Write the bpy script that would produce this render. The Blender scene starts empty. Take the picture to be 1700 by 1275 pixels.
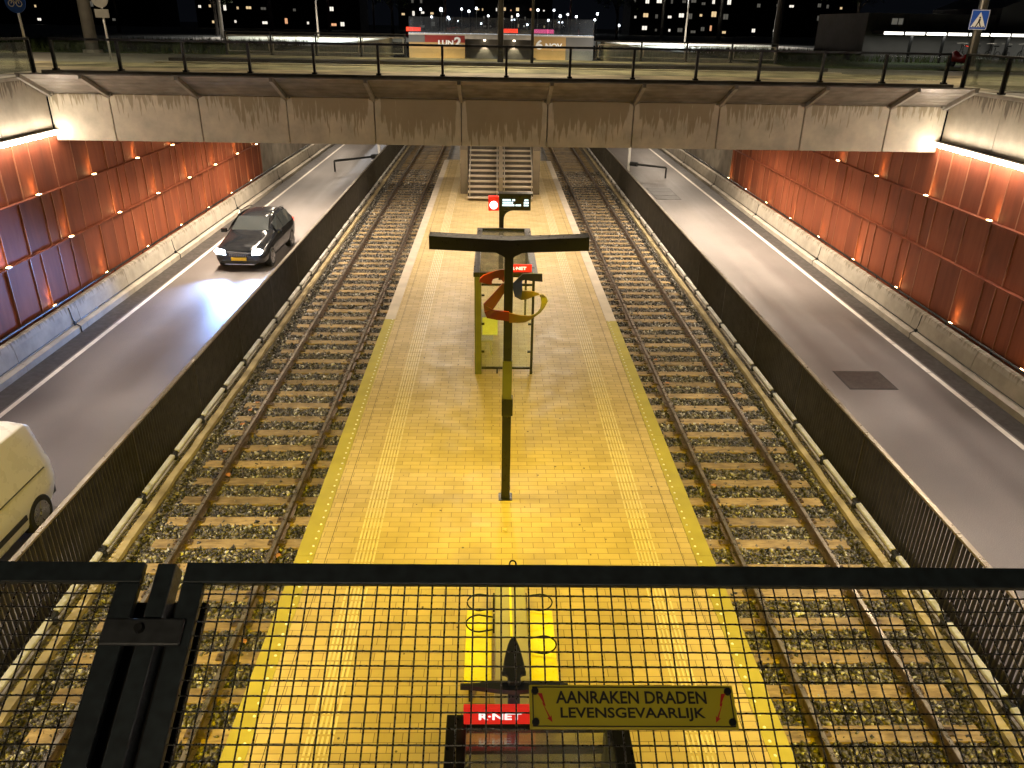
import bpy, bmesh, math, random
import numpy as np
from mathutils import Vector, Matrix
R = math.radians
random.seed(7)
rng = np.random.default_rng(7)
S = bpy.context.scene
COL = S.collection

# ---------------------------------------------------------------- camera
CAM_P = Vector((0, 0, 7.6))
cd = bpy.data.cameras.new("camera")
cam = bpy.data.objects.new("camera", cd)
COL.objects.link(cam)
cd.sensor_width = 36
cd.lens = 1277 / 1700 * 36
cd.clip_start = 0.05
cd.clip_end = 1500
YAW, PITCH, ROLL = -0.02747, 0.43596, 0.018
cam.matrix_world = (Matrix.Translation(CAM_P) @ Matrix.Rotation(YAW, 4, 'Z')
                    @ Matrix.Rotation(math.pi / 2 - PITCH, 4, 'X') @ Matrix.Rotation(ROLL, 4, 'Z'))
S.camera = cam
S.view_settings.view_transform = 'Standard'
S.view_settings.look = 'None'
S.view_settings.exposure = 0
S.view_settings.gamma = 1
S.render.engine = 'CYCLES'
S.cycles.use_denoising = True
S.cycles.max_bounces = 6
S.cycles.diffuse_bounces = 3
S.cycles.glossy_bounces = 3
S.cycles.transparent_max_bounces = 16
S.cycles.caustics_reflective = False
S.cycles.caustics_refractive = False
S.cycles.sample_clamp_indirect = 4

# ---------------------------------------------------------------- world: a clear night sky
W = bpy.data.worlds.new("World")
S.world = W
W.use_nodes = True
bgn = W.node_tree.nodes["Background"]
bgn.inputs[0].default_value = (0.35, 0.42, 0.6, 1)
bgn.inputs[1].default_value = 0.006

# ---------------------------------------------------------------- light strengths (some of the lamps are added for brightness)
L_BRIDGE_MID = 720     # luminaires under the far bridge, over the platform
L_BRIDGE_ROAD = 1500    # luminaires under the far bridge, over the roads
L_YELLOW = 150         # yellow lamps in the underside of the T shaped sign pole
L_NEAR = 200           # luminaires under the near bridge
L_STRIP = 78           # emission of the light strips on the side walls
L_UP = 26              # uplights on the red walls
L_STREET = 3600        # street lamps, and lamps added out of view
WARM = (1.0, 0.80, 0.56)
NEUT = (1.0, 0.83, 0.65)
YEL = (1.0, 0.74, 0.0)
COOL = (1.0, 0.88, 0.78)
PEACH = (1.0, 0.83, 0.66)
L_FLOOD = 3700         # added yellow fill lamps on the edge of the near bridge
YWARM = (1.0, 0.76, 0.05)

# ================================================================ materials
def new_mat(name):
    m = bpy.data.materials.new(name)
    m.use_nodes = True
    nt = m.node_tree
    return m, nt, nt.nodes["Principled BSDF"]

def N(nt, t, **k):
    n = nt.nodes.new(t)
    for a, v in k.items():
        setattr(n, a, v)
    return n

def ramp(nt, stops, fac=None):
    r = N(nt, 'ShaderNodeValToRGB')
    el = r.color_ramp.elements
    while len(el) < len(stops):
        el.new(0.5)
    for e, (p, c) in zip(el, stops):
        e.position = p
        e.color = (c[0], c[1], c[2], 1) if hasattr(c, '__len__') else (c, c, c, 1)
    if fac is not None:
        nt.links.new(fac, r.inputs[0])
    return r

def posmap(nt, scale=(1, 1, 1), rot=(0, 0, 0), loc=(0, 0, 0)):
    g = N(nt, 'ShaderNodeNewGeometry')
    mp = N(nt, 'ShaderNodeMapping')
    mp.inputs['Scale'].default_value = scale
    mp.inputs['Rotation'].default_value = rot
    mp.inputs['Location'].default_value = loc
    nt.links.new(g.outputs['Position'], mp.inputs[0])
    return mp.outputs[0]

def noise(nt, vec, scale, detail=4, rough=0.55):
    n = N(nt, 'ShaderNodeTexNoise')
    n.inputs['Scale'].default_value = scale
    n.inputs['Detail'].default_value = detail
    n.inputs['Roughness'].default_value = rough
    if vec is not None:
        nt.links.new(vec, n.inputs['Vector'])
    return n.outputs[0]

def mixc(nt, fac, a, b, mode='MIX'):
    m = N(nt, 'ShaderNodeMix', data_type='RGBA', blend_type=mode)
    for sock, v in ((m.inputs[0], fac), (m.inputs[6], a), (m.inputs[7], b)):
        if hasattr(v, 'links'):
            nt.links.new(v, sock)
        elif hasattr(v, '__len__'):
            sock.default_value = (v[0], v[1], v[2], 1)
        else:
            sock.default_value = v
    return m.outputs[2]

def math_n(nt, op, a, b=0.0, clamp=False):
    m = N(nt, 'ShaderNodeMath', operation=op, use_clamp=clamp)
    for s, v in ((m.inputs[0], a), (m.inputs[1], b)):
        if hasattr(v, 'links'):
            nt.links.new(v, s)
        else:
            s.default_value = v
    return m.outputs[0]

def bump(nt, bsdf, h, strength=0.3, dist=0.02):
    b = N(nt, 'ShaderNodeBump')
    b.inputs['Strength'].default_value = strength
    b.inputs['Distance'].default_value = dist
    nt.links.new(h, b.inputs['Height'])
    nt.links.new(b.outputs[0], bsdf.inputs['Normal'])

def plain(name, col, rough=0.5, metal=0.0, var=0.25, scale=3.0, spec=0.5, bmp=0.0):
    m, nt, b = new_mat(name)
    v = posmap(nt)
    n1 = noise(nt, v, scale, 5)
    lo = [c * (1 - var) for c in col]
    hi = [min(1, c * (1 + var)) for c in col]
    r = ramp(nt, [(0.3, lo), (0.7, hi)], n1)
    nt.links.new(r.outputs[0], b.inputs['Base Color'])
    n2 = noise(nt, v, scale * 4, 3)
    rr = ramp(nt, [(0.3, max(0.03, rough - 0.1)), (0.7, min(1, rough + 0.1))], n2)
    nt.links.new(rr.outputs[0], b.inputs['Roughness'])
    b.inputs['Metallic'].default_value = metal
    b.inputs['Specular IOR Level'].default_value = spec
    if bmp:
        bump(nt, b, noise(nt, v, 60, 4), bmp, 0.01)
    return m

def emit(name, col, strength):
    m, nt, b = new_mat(name)
    b.inputs['Base Color'].default_value = (*col, 1)
    b.inputs['Emission Color'].default_value = (*col, 1)
    b.inputs['Emission Strength'].default_value = strength
    b.inputs['Roughness'].default_value = 0.4
    return m

def glass(name, tint=(0.9, 0.95, 0.92), base=0.06, dirt=0.03, ns=2.0):
    m, nt, b = new_mat(name)
    out = nt.nodes['Material Output']
    tr = N(nt, 'ShaderNodeBsdfTransparent')
    tr.inputs[0].default_value = (*tint, 1)
    gl = N(nt, 'ShaderNodeBsdfGlossy')
    gl.inputs[0].default_value = (1, 1, 1, 1)
    gl.inputs[1].default_value = 0.03
    fr = N(nt, 'ShaderNodeFresnel')
    fr.inputs[0].default_value = 1.45
    f2 = math_n(nt, 'ADD', math_n(nt, 'MULTIPLY', fr.outputs[0], 0.7), base * 0.3, True)
    mx = N(nt, 'ShaderNodeMixShader')
    nt.links.new(f2, mx.inputs[0])
    nt.links.new(tr.outputs[0], mx.inputs[1])
    nt.links.new(gl.outputs[0], mx.inputs[2])
    df = N(nt, 'ShaderNodeBsdfDiffuse')
    df.inputs[0].default_value = (0.8, 0.8, 0.78, 1)
    mx2 = N(nt, 'ShaderNodeMixShader')
    dn = ramp(nt, [(0.35, dirt * 0.3), (0.75, dirt * 2)], noise(nt, posmap(nt), ns, 5))
    nt.links.new(dn.outputs[0], mx2.inputs[0])
    nt.links.new(mx.outputs[0], mx2.inputs[1])
    nt.links.new(df.outputs[0], mx2.inputs[2])
    nt.links.new(mx2.outputs[0], out.inputs['Surface'])
    return m

def mat_pavers():
    m, nt, b = new_mat("cream_pavers")
    v = posmap(nt)
    br = N(nt, 'ShaderNodeTexBrick')
    br.offset = 0.5
    br.offset_frequency = 2
    br.inputs['Scale'].default_value = 1
    br.inputs['Brick Width'].default_value = 0.34
    br.inputs['Row Height'].default_value = 0.142
    br.inputs['Mortar Size'].default_value = 0.0045
    br.inputs['Mortar Smooth'].default_value = 0.25
    br.inputs['Bias'].default_value = 0.0
    br.inputs['Color1'].default_value = (0.53, 0.405, 0.185, 1)
    br.inputs['Color2'].default_value = (0.64, 0.495, 0.25, 1)
    br.inputs['Mortar'].default_value = (0.17, 0.12, 0.07, 1)
    # rows wander a little so joints are not ruler straight
    dn = N(nt, 'ShaderNodeTexNoise')
    dn.inputs['Scale'].default_value = 1.1
    nt.links.new(v, dn.inputs['Vector'])
    va = N(nt, 'ShaderNodeVectorMath', operation='MULTIPLY_ADD')
    va.inputs[1].default_value = (0.03, 0.012, 0)
    nt.links.new(dn.outputs['Color'], va.inputs[0])
    nt.links.new(v, va.inputs[2])
    nt.links.new(va.outputs[0], br.inputs['Vector'])
    n1 = noise(nt, v, 0.9, 6, 0.6)
    c = mixc(nt, 0.55, br.outputs['Color'], ramp(nt, [(0.3, (0.62, 0.6, 0.56)), (0.7, (1, 1, 1))], n1).outputs[0], 'MULTIPLY')
    sp = noise(nt, v, 22, 3)
    spr = ramp(nt, [(0.66, 1.0), (0.76, 0.55)], sp)
    c = mixc(nt, 0.7, c, spr.outputs[0], 'MULTIPLY')
    nt.links.new(c, b.inputs['Base Color'])
    rr = ramp(nt, [(0.3, 0.36), (0.7, 0.56)], noise(nt, v, 2.2, 5))
    b.inputs['Specular IOR Level'].default_value = 0.32
    nt.links.new(rr.outputs[0], b.inputs['Roughness'])
    h = math_n(nt, 'SUBTRACT', math_n(nt, 'MULTIPLY', noise(nt, v, 9, 3), 0.25), br.outputs['Fac'])
    bump(nt, b, h, 0.35, 0.006)
    return m

def mat_asphalt():
    m, nt, b = new_mat("asphalt")
    v = posmap(nt)
    n1 = noise(nt, v, 70, 3, 0.8)
    n2 = noise(nt, posmap(nt, (1.3, 0.05, 1)), 1.0, 5)
    c = ramp(nt, [(0.36, (0.07, 0.062, 0.057)), (0.5, (0.14, 0.123, 0.112)), (0.68, (0.245, 0.218, 0.198))], n1)
    c2 = mixc(nt, 0.7, c.outputs[0], ramp(nt, [(0.3, 0.68), (0.7, 1.18)], n2).outputs[0], 'MULTIPLY')
    c3 = mixc(nt, 0.5, c2, ramp(nt, [(0.35, 0.7), (0.65, 1.1)], noise(nt, v, 0.5, 5)).outputs[0], 'MULTIPLY')
    nt.links.new(c3, b.inputs['Base Color'])
    nt.links.new(ramp(nt, [(0.3, 0.38), (0.7, 0.6)], n2).outputs[0], b.inputs['Roughness'])
    bump(nt, b, n1, 0.35, 0.008)
    return m

def mat_stones():
    m, nt, b = new_mat("ballast_stone")
    g = N(nt, 'ShaderNodeNewGeometry')
    r = ramp(nt, [(0.0, (0.012, 0.011, 0.009)), (0.35, (0.035, 0.031, 0.025)), (0.55, (0.08, 0.072, 0.056)), (0.68, (0.17, 0.155, 0.125)), (0.76, (0.07, 0.05, 0.03)),
                  (0.92, (0.32, 0.29, 0.24)), (1.0, (0.58, 0.56, 0.5))], g.outputs['Random Per Island'])
    c = mixc(nt, 0.6, r.outputs[0], ramp(nt, [(0.3, 0.5), (0.7, 1.1)], noise(nt, posmap(nt), 0.8, 4)).outputs[0], 'MULTIPLY')
    nt.links.new(c, b.inputs['Base Color'])
    b.inputs['Roughness'].default_value = 0.42
    return m

def mat_ballast_bed():
    m, nt, b = new_mat("ballast_bed")
    v = posmap(nt)
    vo = N(nt, 'ShaderNodeTexVoronoi')
    vo.inputs['Scale'].default_value = 17
    nt.links.new(v, vo.inputs['Vector'])
    r = ramp(nt, [(0.0, (0.04, 0.032, 0.024)), (0.5, (0.13, 0.11, 0.08)), (0.8, (0.24, 0.2, 0.15)), (1.0, (0.4, 0.36, 0.28))], vo.outputs['Color'])
    nt.links.new(r.outputs[0], b.inputs['Base Color'])
    b.inputs['Roughness'].default_value = 0.5
    bump(nt, b, math_n(nt, 'SUBTRACT', 1.0, vo.outputs['Distance']), 1.0, 0.06)
    return m

def mat_streaked(name, ztop, drop, base=(0.36, 0.31, 0.22), dark=(0.10, 0.075, 0.04), axis=0, centre=None, span=8.0):
    """concrete with run-off stains hanging from the height ztop"""
    m, nt, b = new_mat(name)
    g = N(nt, 'ShaderNodeNewGeometry')
    sx = N(nt, 'ShaderNodeSeparateXYZ')
    nt.links.new(g.outputs['Position'], sx.inputs[0])
    u = sx.outputs[axis]
    cb = N(nt, 'ShaderNodeCombineXYZ')
    nt.links.new(u, cb.inputs[0])
    nt.links.new(math_n(nt, 'MULTIPLY', sx.outputs[2], 0.10), cb.inputs[1])
    n_f = noise(nt, cb.outputs[0], 13.0, 2, 0.6)
    n_m = noise(nt, cb.outputs[0], 0.9, 2)
    length = math_n(nt, 'ADD', math_n(nt, 'MULTIPLY', math_n(nt, 'SUBTRACT', n_f, 0.5), 4.6 * drop),
                    math_n(nt, 'MULTIPLY', math_n(nt, 'SUBTRACT', n_m, 0.25), 1.9 * drop))
    if centre is not None:   # the run-off is heaviest over the middle spans, and stays off the panel joints
        d = math_n(nt, 'ABSOLUTE', math_n(nt, 'SUBTRACT', u, centre))
        k = math_n(nt, 'SUBTRACT', 1.0, math_n(nt, 'DIVIDE', d, span), True)
        length = math_n(nt, 'ADD', length, math_n(nt, 'MULTIPLY', k, drop * 1.7))
        ph = math_n(nt, 'FRACT', math_n(nt, 'DIVIDE', math_n(nt, 'ADD', u, 0.92 + 2.385 * 8), 2.385))
        ej = math_n(nt, 'ABSOLUTE', math_n(nt, 'SUBTRACT', ph, 0.5))
        jm = math_n(nt, 'MULTIPLY', math_n(nt, 'SUBTRACT', ej, 0.42), 30.0, True)
        length = math_n(nt, 'SUBTRACT', length, math_n(nt, 'MULTIPLY', jm, drop * 2.2))
    dz = math_n(nt, 'SUBTRACT', ztop, sx.outputs[2])
    mask = math_n(nt, 'DIVIDE', math_n(nt, 'SUBTRACT', length, dz), 0.30 * drop + .04, True)
    v = posmap(nt)
    n1 = noise(nt, v, 1.7, 6, 0.6)
    c0 = ramp(nt, [(0.3, [x * 0.72 for x in base]), (0.7, [x * 1.12 for x in base])], n1)
    c1 = mixc(nt, math_n(nt, 'MULTIPLY', mask, 0.82), c0.outputs[0], dark)
    nt.links.new(c1, b.inputs['Base Color'])
    b.inputs['Roughness'].default_value = 0.75
    bump(nt, b, noise(nt, v, 30, 4), 0.15, 0.01)
    return m

def mat_corten(name="red_panel"):
    m, nt, b = new_mat(name)
    g = N(nt, 'ShaderNodeNewGeometry')
    v = posmap(nt, (1, 1, 0.14))
    n1 = noise(nt, v, 2.6, 6, 0.65)
    c = ramp(nt, [(0.28, (0.17, 0.045, 0.02)), (0.5, (0.25, 0.066, 0.028)), (0.75, (0.33, 0.098, 0.042))], n1)
    isl = ramp(nt, [(0.0, 0.84), (1.0, 1.12)], g.outputs['Random Per Island'])
    c2 = mixc(nt, 1.0, c.outputs[0], isl.outputs[0], 'MULTIPLY')
    nt.links.new(c2, b.inputs['Base Color'])
    b.inputs['Roughness'].default_value = 0.6
    b.inputs['Specular IOR Level'].default_value = 0.3
    bump(nt, b, noise(nt, posmap(nt), 40, 4), 0.1, 0.01)
    return m

def mat_wood():
    m, nt, b = new_mat("sleeper_wood")
    v = posmap(nt, (0.25, 1, 1))
    g = N(nt, 'ShaderNodeObjectInfo')
    n1 = noise(nt, v, 14, 6, 0.65)
    c = ramp(nt, [(0.25, (0.14, 0.09, 0.04)), (0.5, (0.34, 0.235, 0.10)), (0.78, (0.50, 0.37, 0.18))], n1)
    c2 = mixc(nt, 0.8, c.outputs[0], ramp(nt, [(0, 0.6), (1, 1.15)], g.outputs['Random']).outputs[0], 'MULTIPLY')
    c3 = mixc(nt, 0.6, c2, ramp(nt, [(0.35, 0.45), (0.6, 1.0)], noise(nt, posmap(nt), 2.5, 4)).outputs[0], 'MULTIPLY')
    nt.links.new(c3, b.inputs['Base Color'])
    b.inputs['Roughness'].default_value = 0.5
    bump(nt, b, n1, 0.4, 0.01)
    return m

M = {}
M['pavers'] = mat_pavers()
M['asphalt'] = mat_asphalt()
M['stone'] = mat_stones()
M['bed'] = mat_ballast_bed()
M['corten'] = mat_corten()
M['edgelight'] = plain('red_edge_highlight', (0.42, 0.17, 0.085), 0.4, 0, 0.25, 2.0)  # paler colour paints the light caught along the panel folds
M['wood'] = mat_wood()
M['girder'] = mat_streaked("girder_concrete", 5.75, 0.50, (0.58, 0.52, 0.37), (0.28, 0.225, 0.125), 0, 0.4, 9.0)
M['wallcon'] = mat_streaked("retaining_concrete", 6.2, 0.5, (0.33, 0.285, 0.20), (0.09, 0.07, 0.04), 1)
M['barrier'] = mat_streaked("barrier_concrete", 0.46, 0.16, (0.42, 0.375, 0.30), (0.19, 0.16, 0.11), 1)
M['concrete'] = plain("concrete", (0.30, 0.265, 0.21), 0.75, 0, 0.3, 1.5, 0.4, 0.15)
M['edgepaint'] = plain("edge_ochre", (0.40, 0.34, 0.06), 0.4, 0, 0.15, 2.0)
M['edgeplain'] = plain("edge_concrete", (0.55, 0.48, 0.38), 0.5, 0, 0.15, 2.0)
M['tactile'] = plain("tactile_tile", (0.70, 0.60, 0.38), 0.35, 0, 0.12, 4.0)
M['stud'] = plain("white_stud", (0.9, 0.9, 0.82), 0.25, 0, 0.05)
M['rail'] = plain("rail_steel", (0.16, 0.115, 0.085), 0.35, 0.55, 0.35, 6.0)
M['railhead'] = plain("polished_rail_head", (0.36, 0.32, 0.27), 0.32, 0.85, 0.3, 3.0)
M['whitecover'] = plain("white_cover", (0.52, 0.505, 0.46), 0.45, 0, 0.22, 2.5)
M['kerb'] = plain("ochre_kerb", (0.36, 0.29, 0.16), 0.6, 0, 0.4, 2.2, 0.4, 0.2)
M['black'] = plain("black_metal", (0.014, 0.015, 0.015), 0.42, 0.2, 0.3, 5.0)
M['fence'] = plain("bronze_grey_slat", (0.055, 0.049, 0.039), 0.45, 0.5, 0.25, 4.0)
M['fencetop'] = plain("handrail_steel", (0.32, 0.28, 0.22), 0.35, 0.7, 0.2, 4.0)
M['nearfence'] = plain("blueblack_frame", (0.022, 0.032, 0.036), 0.5, 0.1, 0.35, 30.0)
M['clamp'] = plain('clamp_steel', (0.05, 0.055, 0.058), 0.45, 0.3, 0.3, 25)
M['wire'] = plain("galvanised_wire", (0.07, 0.07, 0.066), 0.3, 0.8, 0.3, 40)
M['white'] = plain("white_line", (0.72, 0.68, 0.6), 0.5, 0, 0.15, 5.0)
M['gutter'] = plain("dark_gutter", (0.045, 0.04, 0.036), 0.5, 0, 0.3, 2.0)
M['glass'] = glass("railing_glass")
M['shelterglass'] = glass("shelter_glass", (0.93, 0.96, 0.93), 0.06, 0.05)
M['roofglass'] = glass("roof_glass", (0.92, 0.95, 0.93), 0.06, 0.17)
M['parapet'] = glass('parapet_glass', (.86, .9, .93), .9, .05, .12)
M['yellowlit'] = plain("yellow_lit_metal", (0.10, 0.10, 0.035), 0.4, 0.3, 0.15)  # olive tone puts the yellow lamp light on dark metal into the colour
M['frame'] = plain("dark_frame", (0.012, 0.012, 0.011), 0.35, 0.3, 0.2)
M['red'] = plain("red_sign", (0.72, 0.02, 0.014), 0.4, 0, 0.06)
M['redlit'] = emit("red_lit_sign", (0.85, 0.025, 0.015), 0.55)
M['whitelit'] = emit("white_lit_letter", (1, 1, 1), 0.9)
M['paper'] = plain("poster_paper", (0.75, 0.76, 0.8), 0.5, 0, 0.08)
M['screen'] = plain("screen_panel", (0.24, 0.215, 0.17), 0.45, 0.5, 0.35, 2.5)
M['rib'] = plain("galvanised_rib", (0.36, 0.33, 0.27), 0.4, 0.6, 0.2, 4)
M['deck'] = plain("deck_paving", (0.27, 0.235, 0.14), 0.6, 0, 0.75, 0.8, 0.4, 0.2)
M['plaza'] = plain("plaza_paving", (0.20, 0.19, 0.16), 0.6, 0, 0.45, 0.3, 0.4, 0.2)
M['grass'] = plain("lawn", (0.05, 0.075, 0.022), 0.8, 0, 0.5, 1.2, 0.2, 0.6)
M['strip'] = emit("strip_diffuser", (1.0, 0.86, 0.76), L_STRIP)
M['lampwarm'] = emit("warm_diffuser", (1.0, 0.82, 0.6), 12)
M['lampyellow'] = emit("yellow_diffuser", (1.0, 0.7, 0.05), 1.2)
M['upglow'] = emit("uplight_lens", (1.0, 0.62, 0.25), 60)
M['carpaint'] = plain("black_car_paint", (0.012, 0.013, 0.015), 0.12, 0.1, 0.1, 1.0, 0.8)
M['carglass'] = plain("car_glass", (0.03, 0.034, 0.034), 0.05, 0, 0.1, 1, 1.0)
M['tyre'] = plain("tyre_rubber", (0.015, 0.015, 0.015), 0.8)
M['alloy'] = plain("alloy_rim", (0.35, 0.35, 0.36), 0.3, 0.9)
M['headlamp'] = emit("headlamp_lens", (0.72, 0.86, 1.0), 30)
M['taillamp'] = emit("tail_lamp", (1.0, 0.05, 0.02), 3)
M['plate'] = plain("yellow_plate", (0.75, 0.48, 0.03), 0.4, 0, 0.08, 8)
M['chrome'] = plain("chrome", (0.6, 0.6, 0.62), 0.15, 1.0, 0.05)
M['vanpaint'] = plain("offwhite_van_paint", (0.74, 0.71, 0.62), 0.3, 0, 0.02, 1.0)
M['vantrim'] = plain("van_black_trim", (0.02, 0.02, 0.02), 0.5)
M['seat'] = plain("yellow_seat", (0.95, 0.80, 0.03), 0.35, 0, 0.08, 6)
M['spine'] = plain("grey_spine", (0.40, 0.36, 0.31), 0.5, 0, 0.1, 4)
M['slate'] = plain("slate_lamp_head", (0.035, 0.042, 0.045), 0.45, 0.2, 0.1)
M['signyellow'] = plain("warning_yellow", (0.50, 0.43, 0.02), 0.45, 0, 0.06, 8)
M['ink'] = plain("black_ink", (0.012, 0.012, 0.012), 0.5)
M['redink'] = plain("red_ink", (0.45, 0.02, 0.015), 0.5)
M['blue'] = plain("sign_blue", (0.02, 0.09, 0.5), 0.4, 0, 0.06)
M['signwhite'] = plain("sign_white", (0.8, 0.8, 0.78), 0.4, 0, 0.05)
M['signgrey'] = plain("sign_back_grey", (0.35, 0.34, 0.30), 0.45, 0.5, 0.1)
M['mast'] = plain("grey_mast", (0.33, 0.31, 0.27), 0.45, 0.4, 0.15)
M['brickdark'] = plain("dark_facade", (0.035, 0.03, 0.027), 0.8, 0, 0.3, 0.4)
M['shedwall'] = plain("shed_cladding", (0.13, 0.13, 0.125), 0.6, 0.2, 0.15, 1.0)
M['orange'] = plain("orange_panel", (0.36, 0.22, 0.08), 0.5, 0, 0.2, 0.3)
M['redpanel'] = plain("deep_red_panel", (0.22, 0.02, 0.012), 0.5, 0, 0.2, 0.3)
M['greywall'] = plain("grey_wall", (0.11, 0.10, 0.085), 0.7, 0, 0.2, 0.5)
M['leaf'] = plain("dark_leaf", (0.035, 0.05, 0.018), 0.6, 0, 0.5, 0.8)
M['bark'] = plain("bark", (0.05, 0.04, 0.03), 0.9)
M['stairtread'] = plain("stair_tread", (0.42, 0.345, 0.25), 0.5, 0, 0.15, 2)
M['stairside'] = plain("stair_side_bronze", (0.13, 0.105, 0.07), 0.5, 0.2, 0.15, 2)
M['clock'] = emit("clock_face", (1.0, 1.0, 1.0), 3)
M['cyan'] = emit("display_rows", (0.75, 0.95, 1.0), 1.6)
M['hatch'] = plain("steel_hatch", (0.04, 0.033, 0.028), 0.45, 0.4, 0.3, 8)
M['seam'] = plain("dark_seam", (0.012, 0.011, 0.01), 0.6)
WIN = [emit("window_warm", (1.0, 0.72, 0.38), 0.9), emit("window_white", (1.0, 0.93, 0.8), 1.2),
       emit("window_dim", (0.8, 0.75, 0.62), 0.12), emit("window_orange", (1.0, 0.5, 0.25), 1.0)]
M['citylamp'] = emit("city_lamp", (0.9, 0.95, 1.0), 9)
M['pinksign'] = emit("pink_glow", (1.0, 0.12, 0.3), 1.5)

# ================================================================ mesh helpers
class MB:
    def __init__(s):
        s.v, s.f, s.m = [], [], []

    def add(s, vs, fs, mi=0):
        b = len(s.v)
        s.v.extend([tuple(p) for p in vs])
        s.f.extend([tuple(i + b for i in f) for f in fs])
        s.m.extend([mi] * len(fs))
        return s

    def box(s, x0, x1, y0, y1, z0, z1, mi=0):
        vs = [(x0, y0, z0), (x1, y0, z0), (x1, y1, z0), (x0, y1, z0), (x0, y0, z1), (x1, y0, z1), (x1, y1, z1), (x0, y1, z1)]
        return s.add(vs, [(0, 3, 2, 1), (4, 5, 6, 7), (0, 1, 5, 4), (1, 2, 6, 5), (2, 3, 7, 6), (3, 0, 4, 7)], mi)

    def obox(s, c, ax, ay, az, mi=0):
        """box round c with half-axis vectors"""
        c, ax, ay, az = map(Vector, (c, ax, ay, az))
        vs = [c + i * ax + j * ay + k * az for k in (-1, 1) for (i, j) in ((-1, -1), (1, -1), (1, 1), (-1, 1))]
        return s.add(vs, [(0, 3, 2, 1), (4, 5, 6, 7), (0, 1, 5, 4), (1, 2, 6, 5), (2, 3, 7, 6), (3, 0, 4, 7)], mi)

    def quad(s, a, b, c, d, mi=0):
        return s.add([a, b, c, d], [(0, 1, 2, 3)], mi)

    def cyl(s, p0, p1, r0, r1=None, n=10, mi=0, caps=True):
        r1 = r0 if r1 is None else r1
        p0, p1 = Vector(p0), Vector(p1)
        d = (p1 - p0).normalized()
        a = d.orthogonal().normalized()
        b = d.cross(a)
        vs = []
        for p, r in ((p0, r0), (p1, r1)):
            for i in range(n):
                t = 2 * math.pi * i / n
                vs.append(p + a * (r * math.cos(t)) + b * (r * math.sin(t)))
        fs = [(i, (i + 1) % n, n + (i + 1) % n, n + i) for i in range(n)]
        if caps:
            fs += [tuple(range(n - 1, -1, -1)), tuple(range(n, 2 * n))]
        return s.add(vs, fs, mi)

    def tube(s, pts, r, n=8, mi=0, closed=False):
        pts = [Vector(p) for p in pts]
        m = len(pts)
        vs = []
        for i, p in enumerate(pts):
            q0 = pts[i - 1] if (i > 0 or closed) else p
            q1 = pts[(i + 1) % m] if (i < m - 1 or closed) else p
            d = (q1 - q0).normalized()
            ref = Vector((0, 0, 1)) if abs(d.z) < 0.9 else Vector((1, 0, 0))
            a = d.cross(ref).normalized()
            b = d.cross(a)
            for k in range(n):
                t = 2 * math.pi * k / n
                vs.append(p + a * (r * math.cos(t)) + b * (r * math.sin(t)))
        fs = []
        for i in range(m if closed else m - 1):
            j = (i + 1) % m
            for k in range(n):
                fs.append((i * n + k, i * n + (k + 1) % n, j * n + (k + 1) % n, j * n + k))
        if not closed:
            fs += [tuple(range(n - 1, -1, -1)), tuple((m - 1) * n + k for k in range(n))]
        return s.add(vs, fs, mi)

    def sweep(s, prof, y0, y1, mi=0, ax='y'):
        """closed (x,z) profile extruded along y"""
        n = len(prof)
        vs = [(x, y0, z) for x, z in prof] + [(x, y1, z) for x, z in prof]
        fs = [(i, (i + 1) % n, n + (i + 1) % n, n + i) for i in range(n)]
        fs += [tuple(range(n - 1, -1, -1)), tuple(range(n, 2 * n))]
        return s.add(vs, fs, mi)

    def plate(s, poly, o, ux, uy, th, mi=0):
        """2-D polygon in the plane (o, ux, uy), thickness th along ux x uy"""
        o, ux, uy = Vector(o), Vector(ux), Vector(uy)
        nrm = ux.cross(uy).normalized()
        n = len(poly)
        vs = [o + ux * x + uy * y for x, y in poly] + [o + ux * x + uy * y + nrm * th for x, y in poly]
        fs = [(i, (i + 1) % n, n + (i + 1) % n, n + i) for i in range(n)]
        fs += [tuple(range(n - 1, -1, -1)), tuple(range(n, 2 * n))]
        return s.add(vs, fs, mi)

    def build(s, name, mats, parent=None, smooth=False, bevel=0.0, fix=True):
        off = Vector((0, 0, 0)) if parent is None else origin_of(parent)
        me = bpy.data.meshes.new(name)
        me.from_pydata([(p[0] - off.x, p[1] - off.y, p[2] - off.z) for p in s.v], [], s.f)
        if not isinstance(mats, (list, tuple)):
            mats = [mats]
        for m in mats:
            me.materials.append(m)
        me.polygons.foreach_set('material_index', s.m)
        if fix:
            bm = bmesh.new()
            bm.from_mesh(me)
            bmesh.ops.recalc_face_normals(bm, faces=bm.faces)
            bm.to_mesh(me)
            bm.free()
        if smooth:
            me.polygons.foreach_set('use_smooth', [True] * len(me.polygons))
        me.update()
        o = bpy.data.objects.new(name, me)
        COL.objects.link(o)
        if parent is not None:
            o.parent = parent
        if bevel:
            b = o.modifiers.new('bevel', 'BEVEL')
            b.width = bevel
            b.segments = 2
            b.limit_method = 'ANGLE'
        return o

def origin_of(o):
    p = Vector((0, 0, 0))
    while o is not None:
        p = p + o.location
        o = o.parent
    return p

def thing(name, label, cat, loc=(0, 0, 0), group=None):
    o = bpy.data.objects.new(name, None)
    o.empty_display_size = 0.2
    COL.objects.link(o)
    o.location = loc
    return tag(o, label, cat, group)

def tag(o, label, cat, group=None):
    o['label'] = label
    o['category'] = cat
    o['kind'] = 'thing'
    if group:
        o['group'] = group
    return o

def struct(o):
    o['kind'] = 'structure'
    return o

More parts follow.
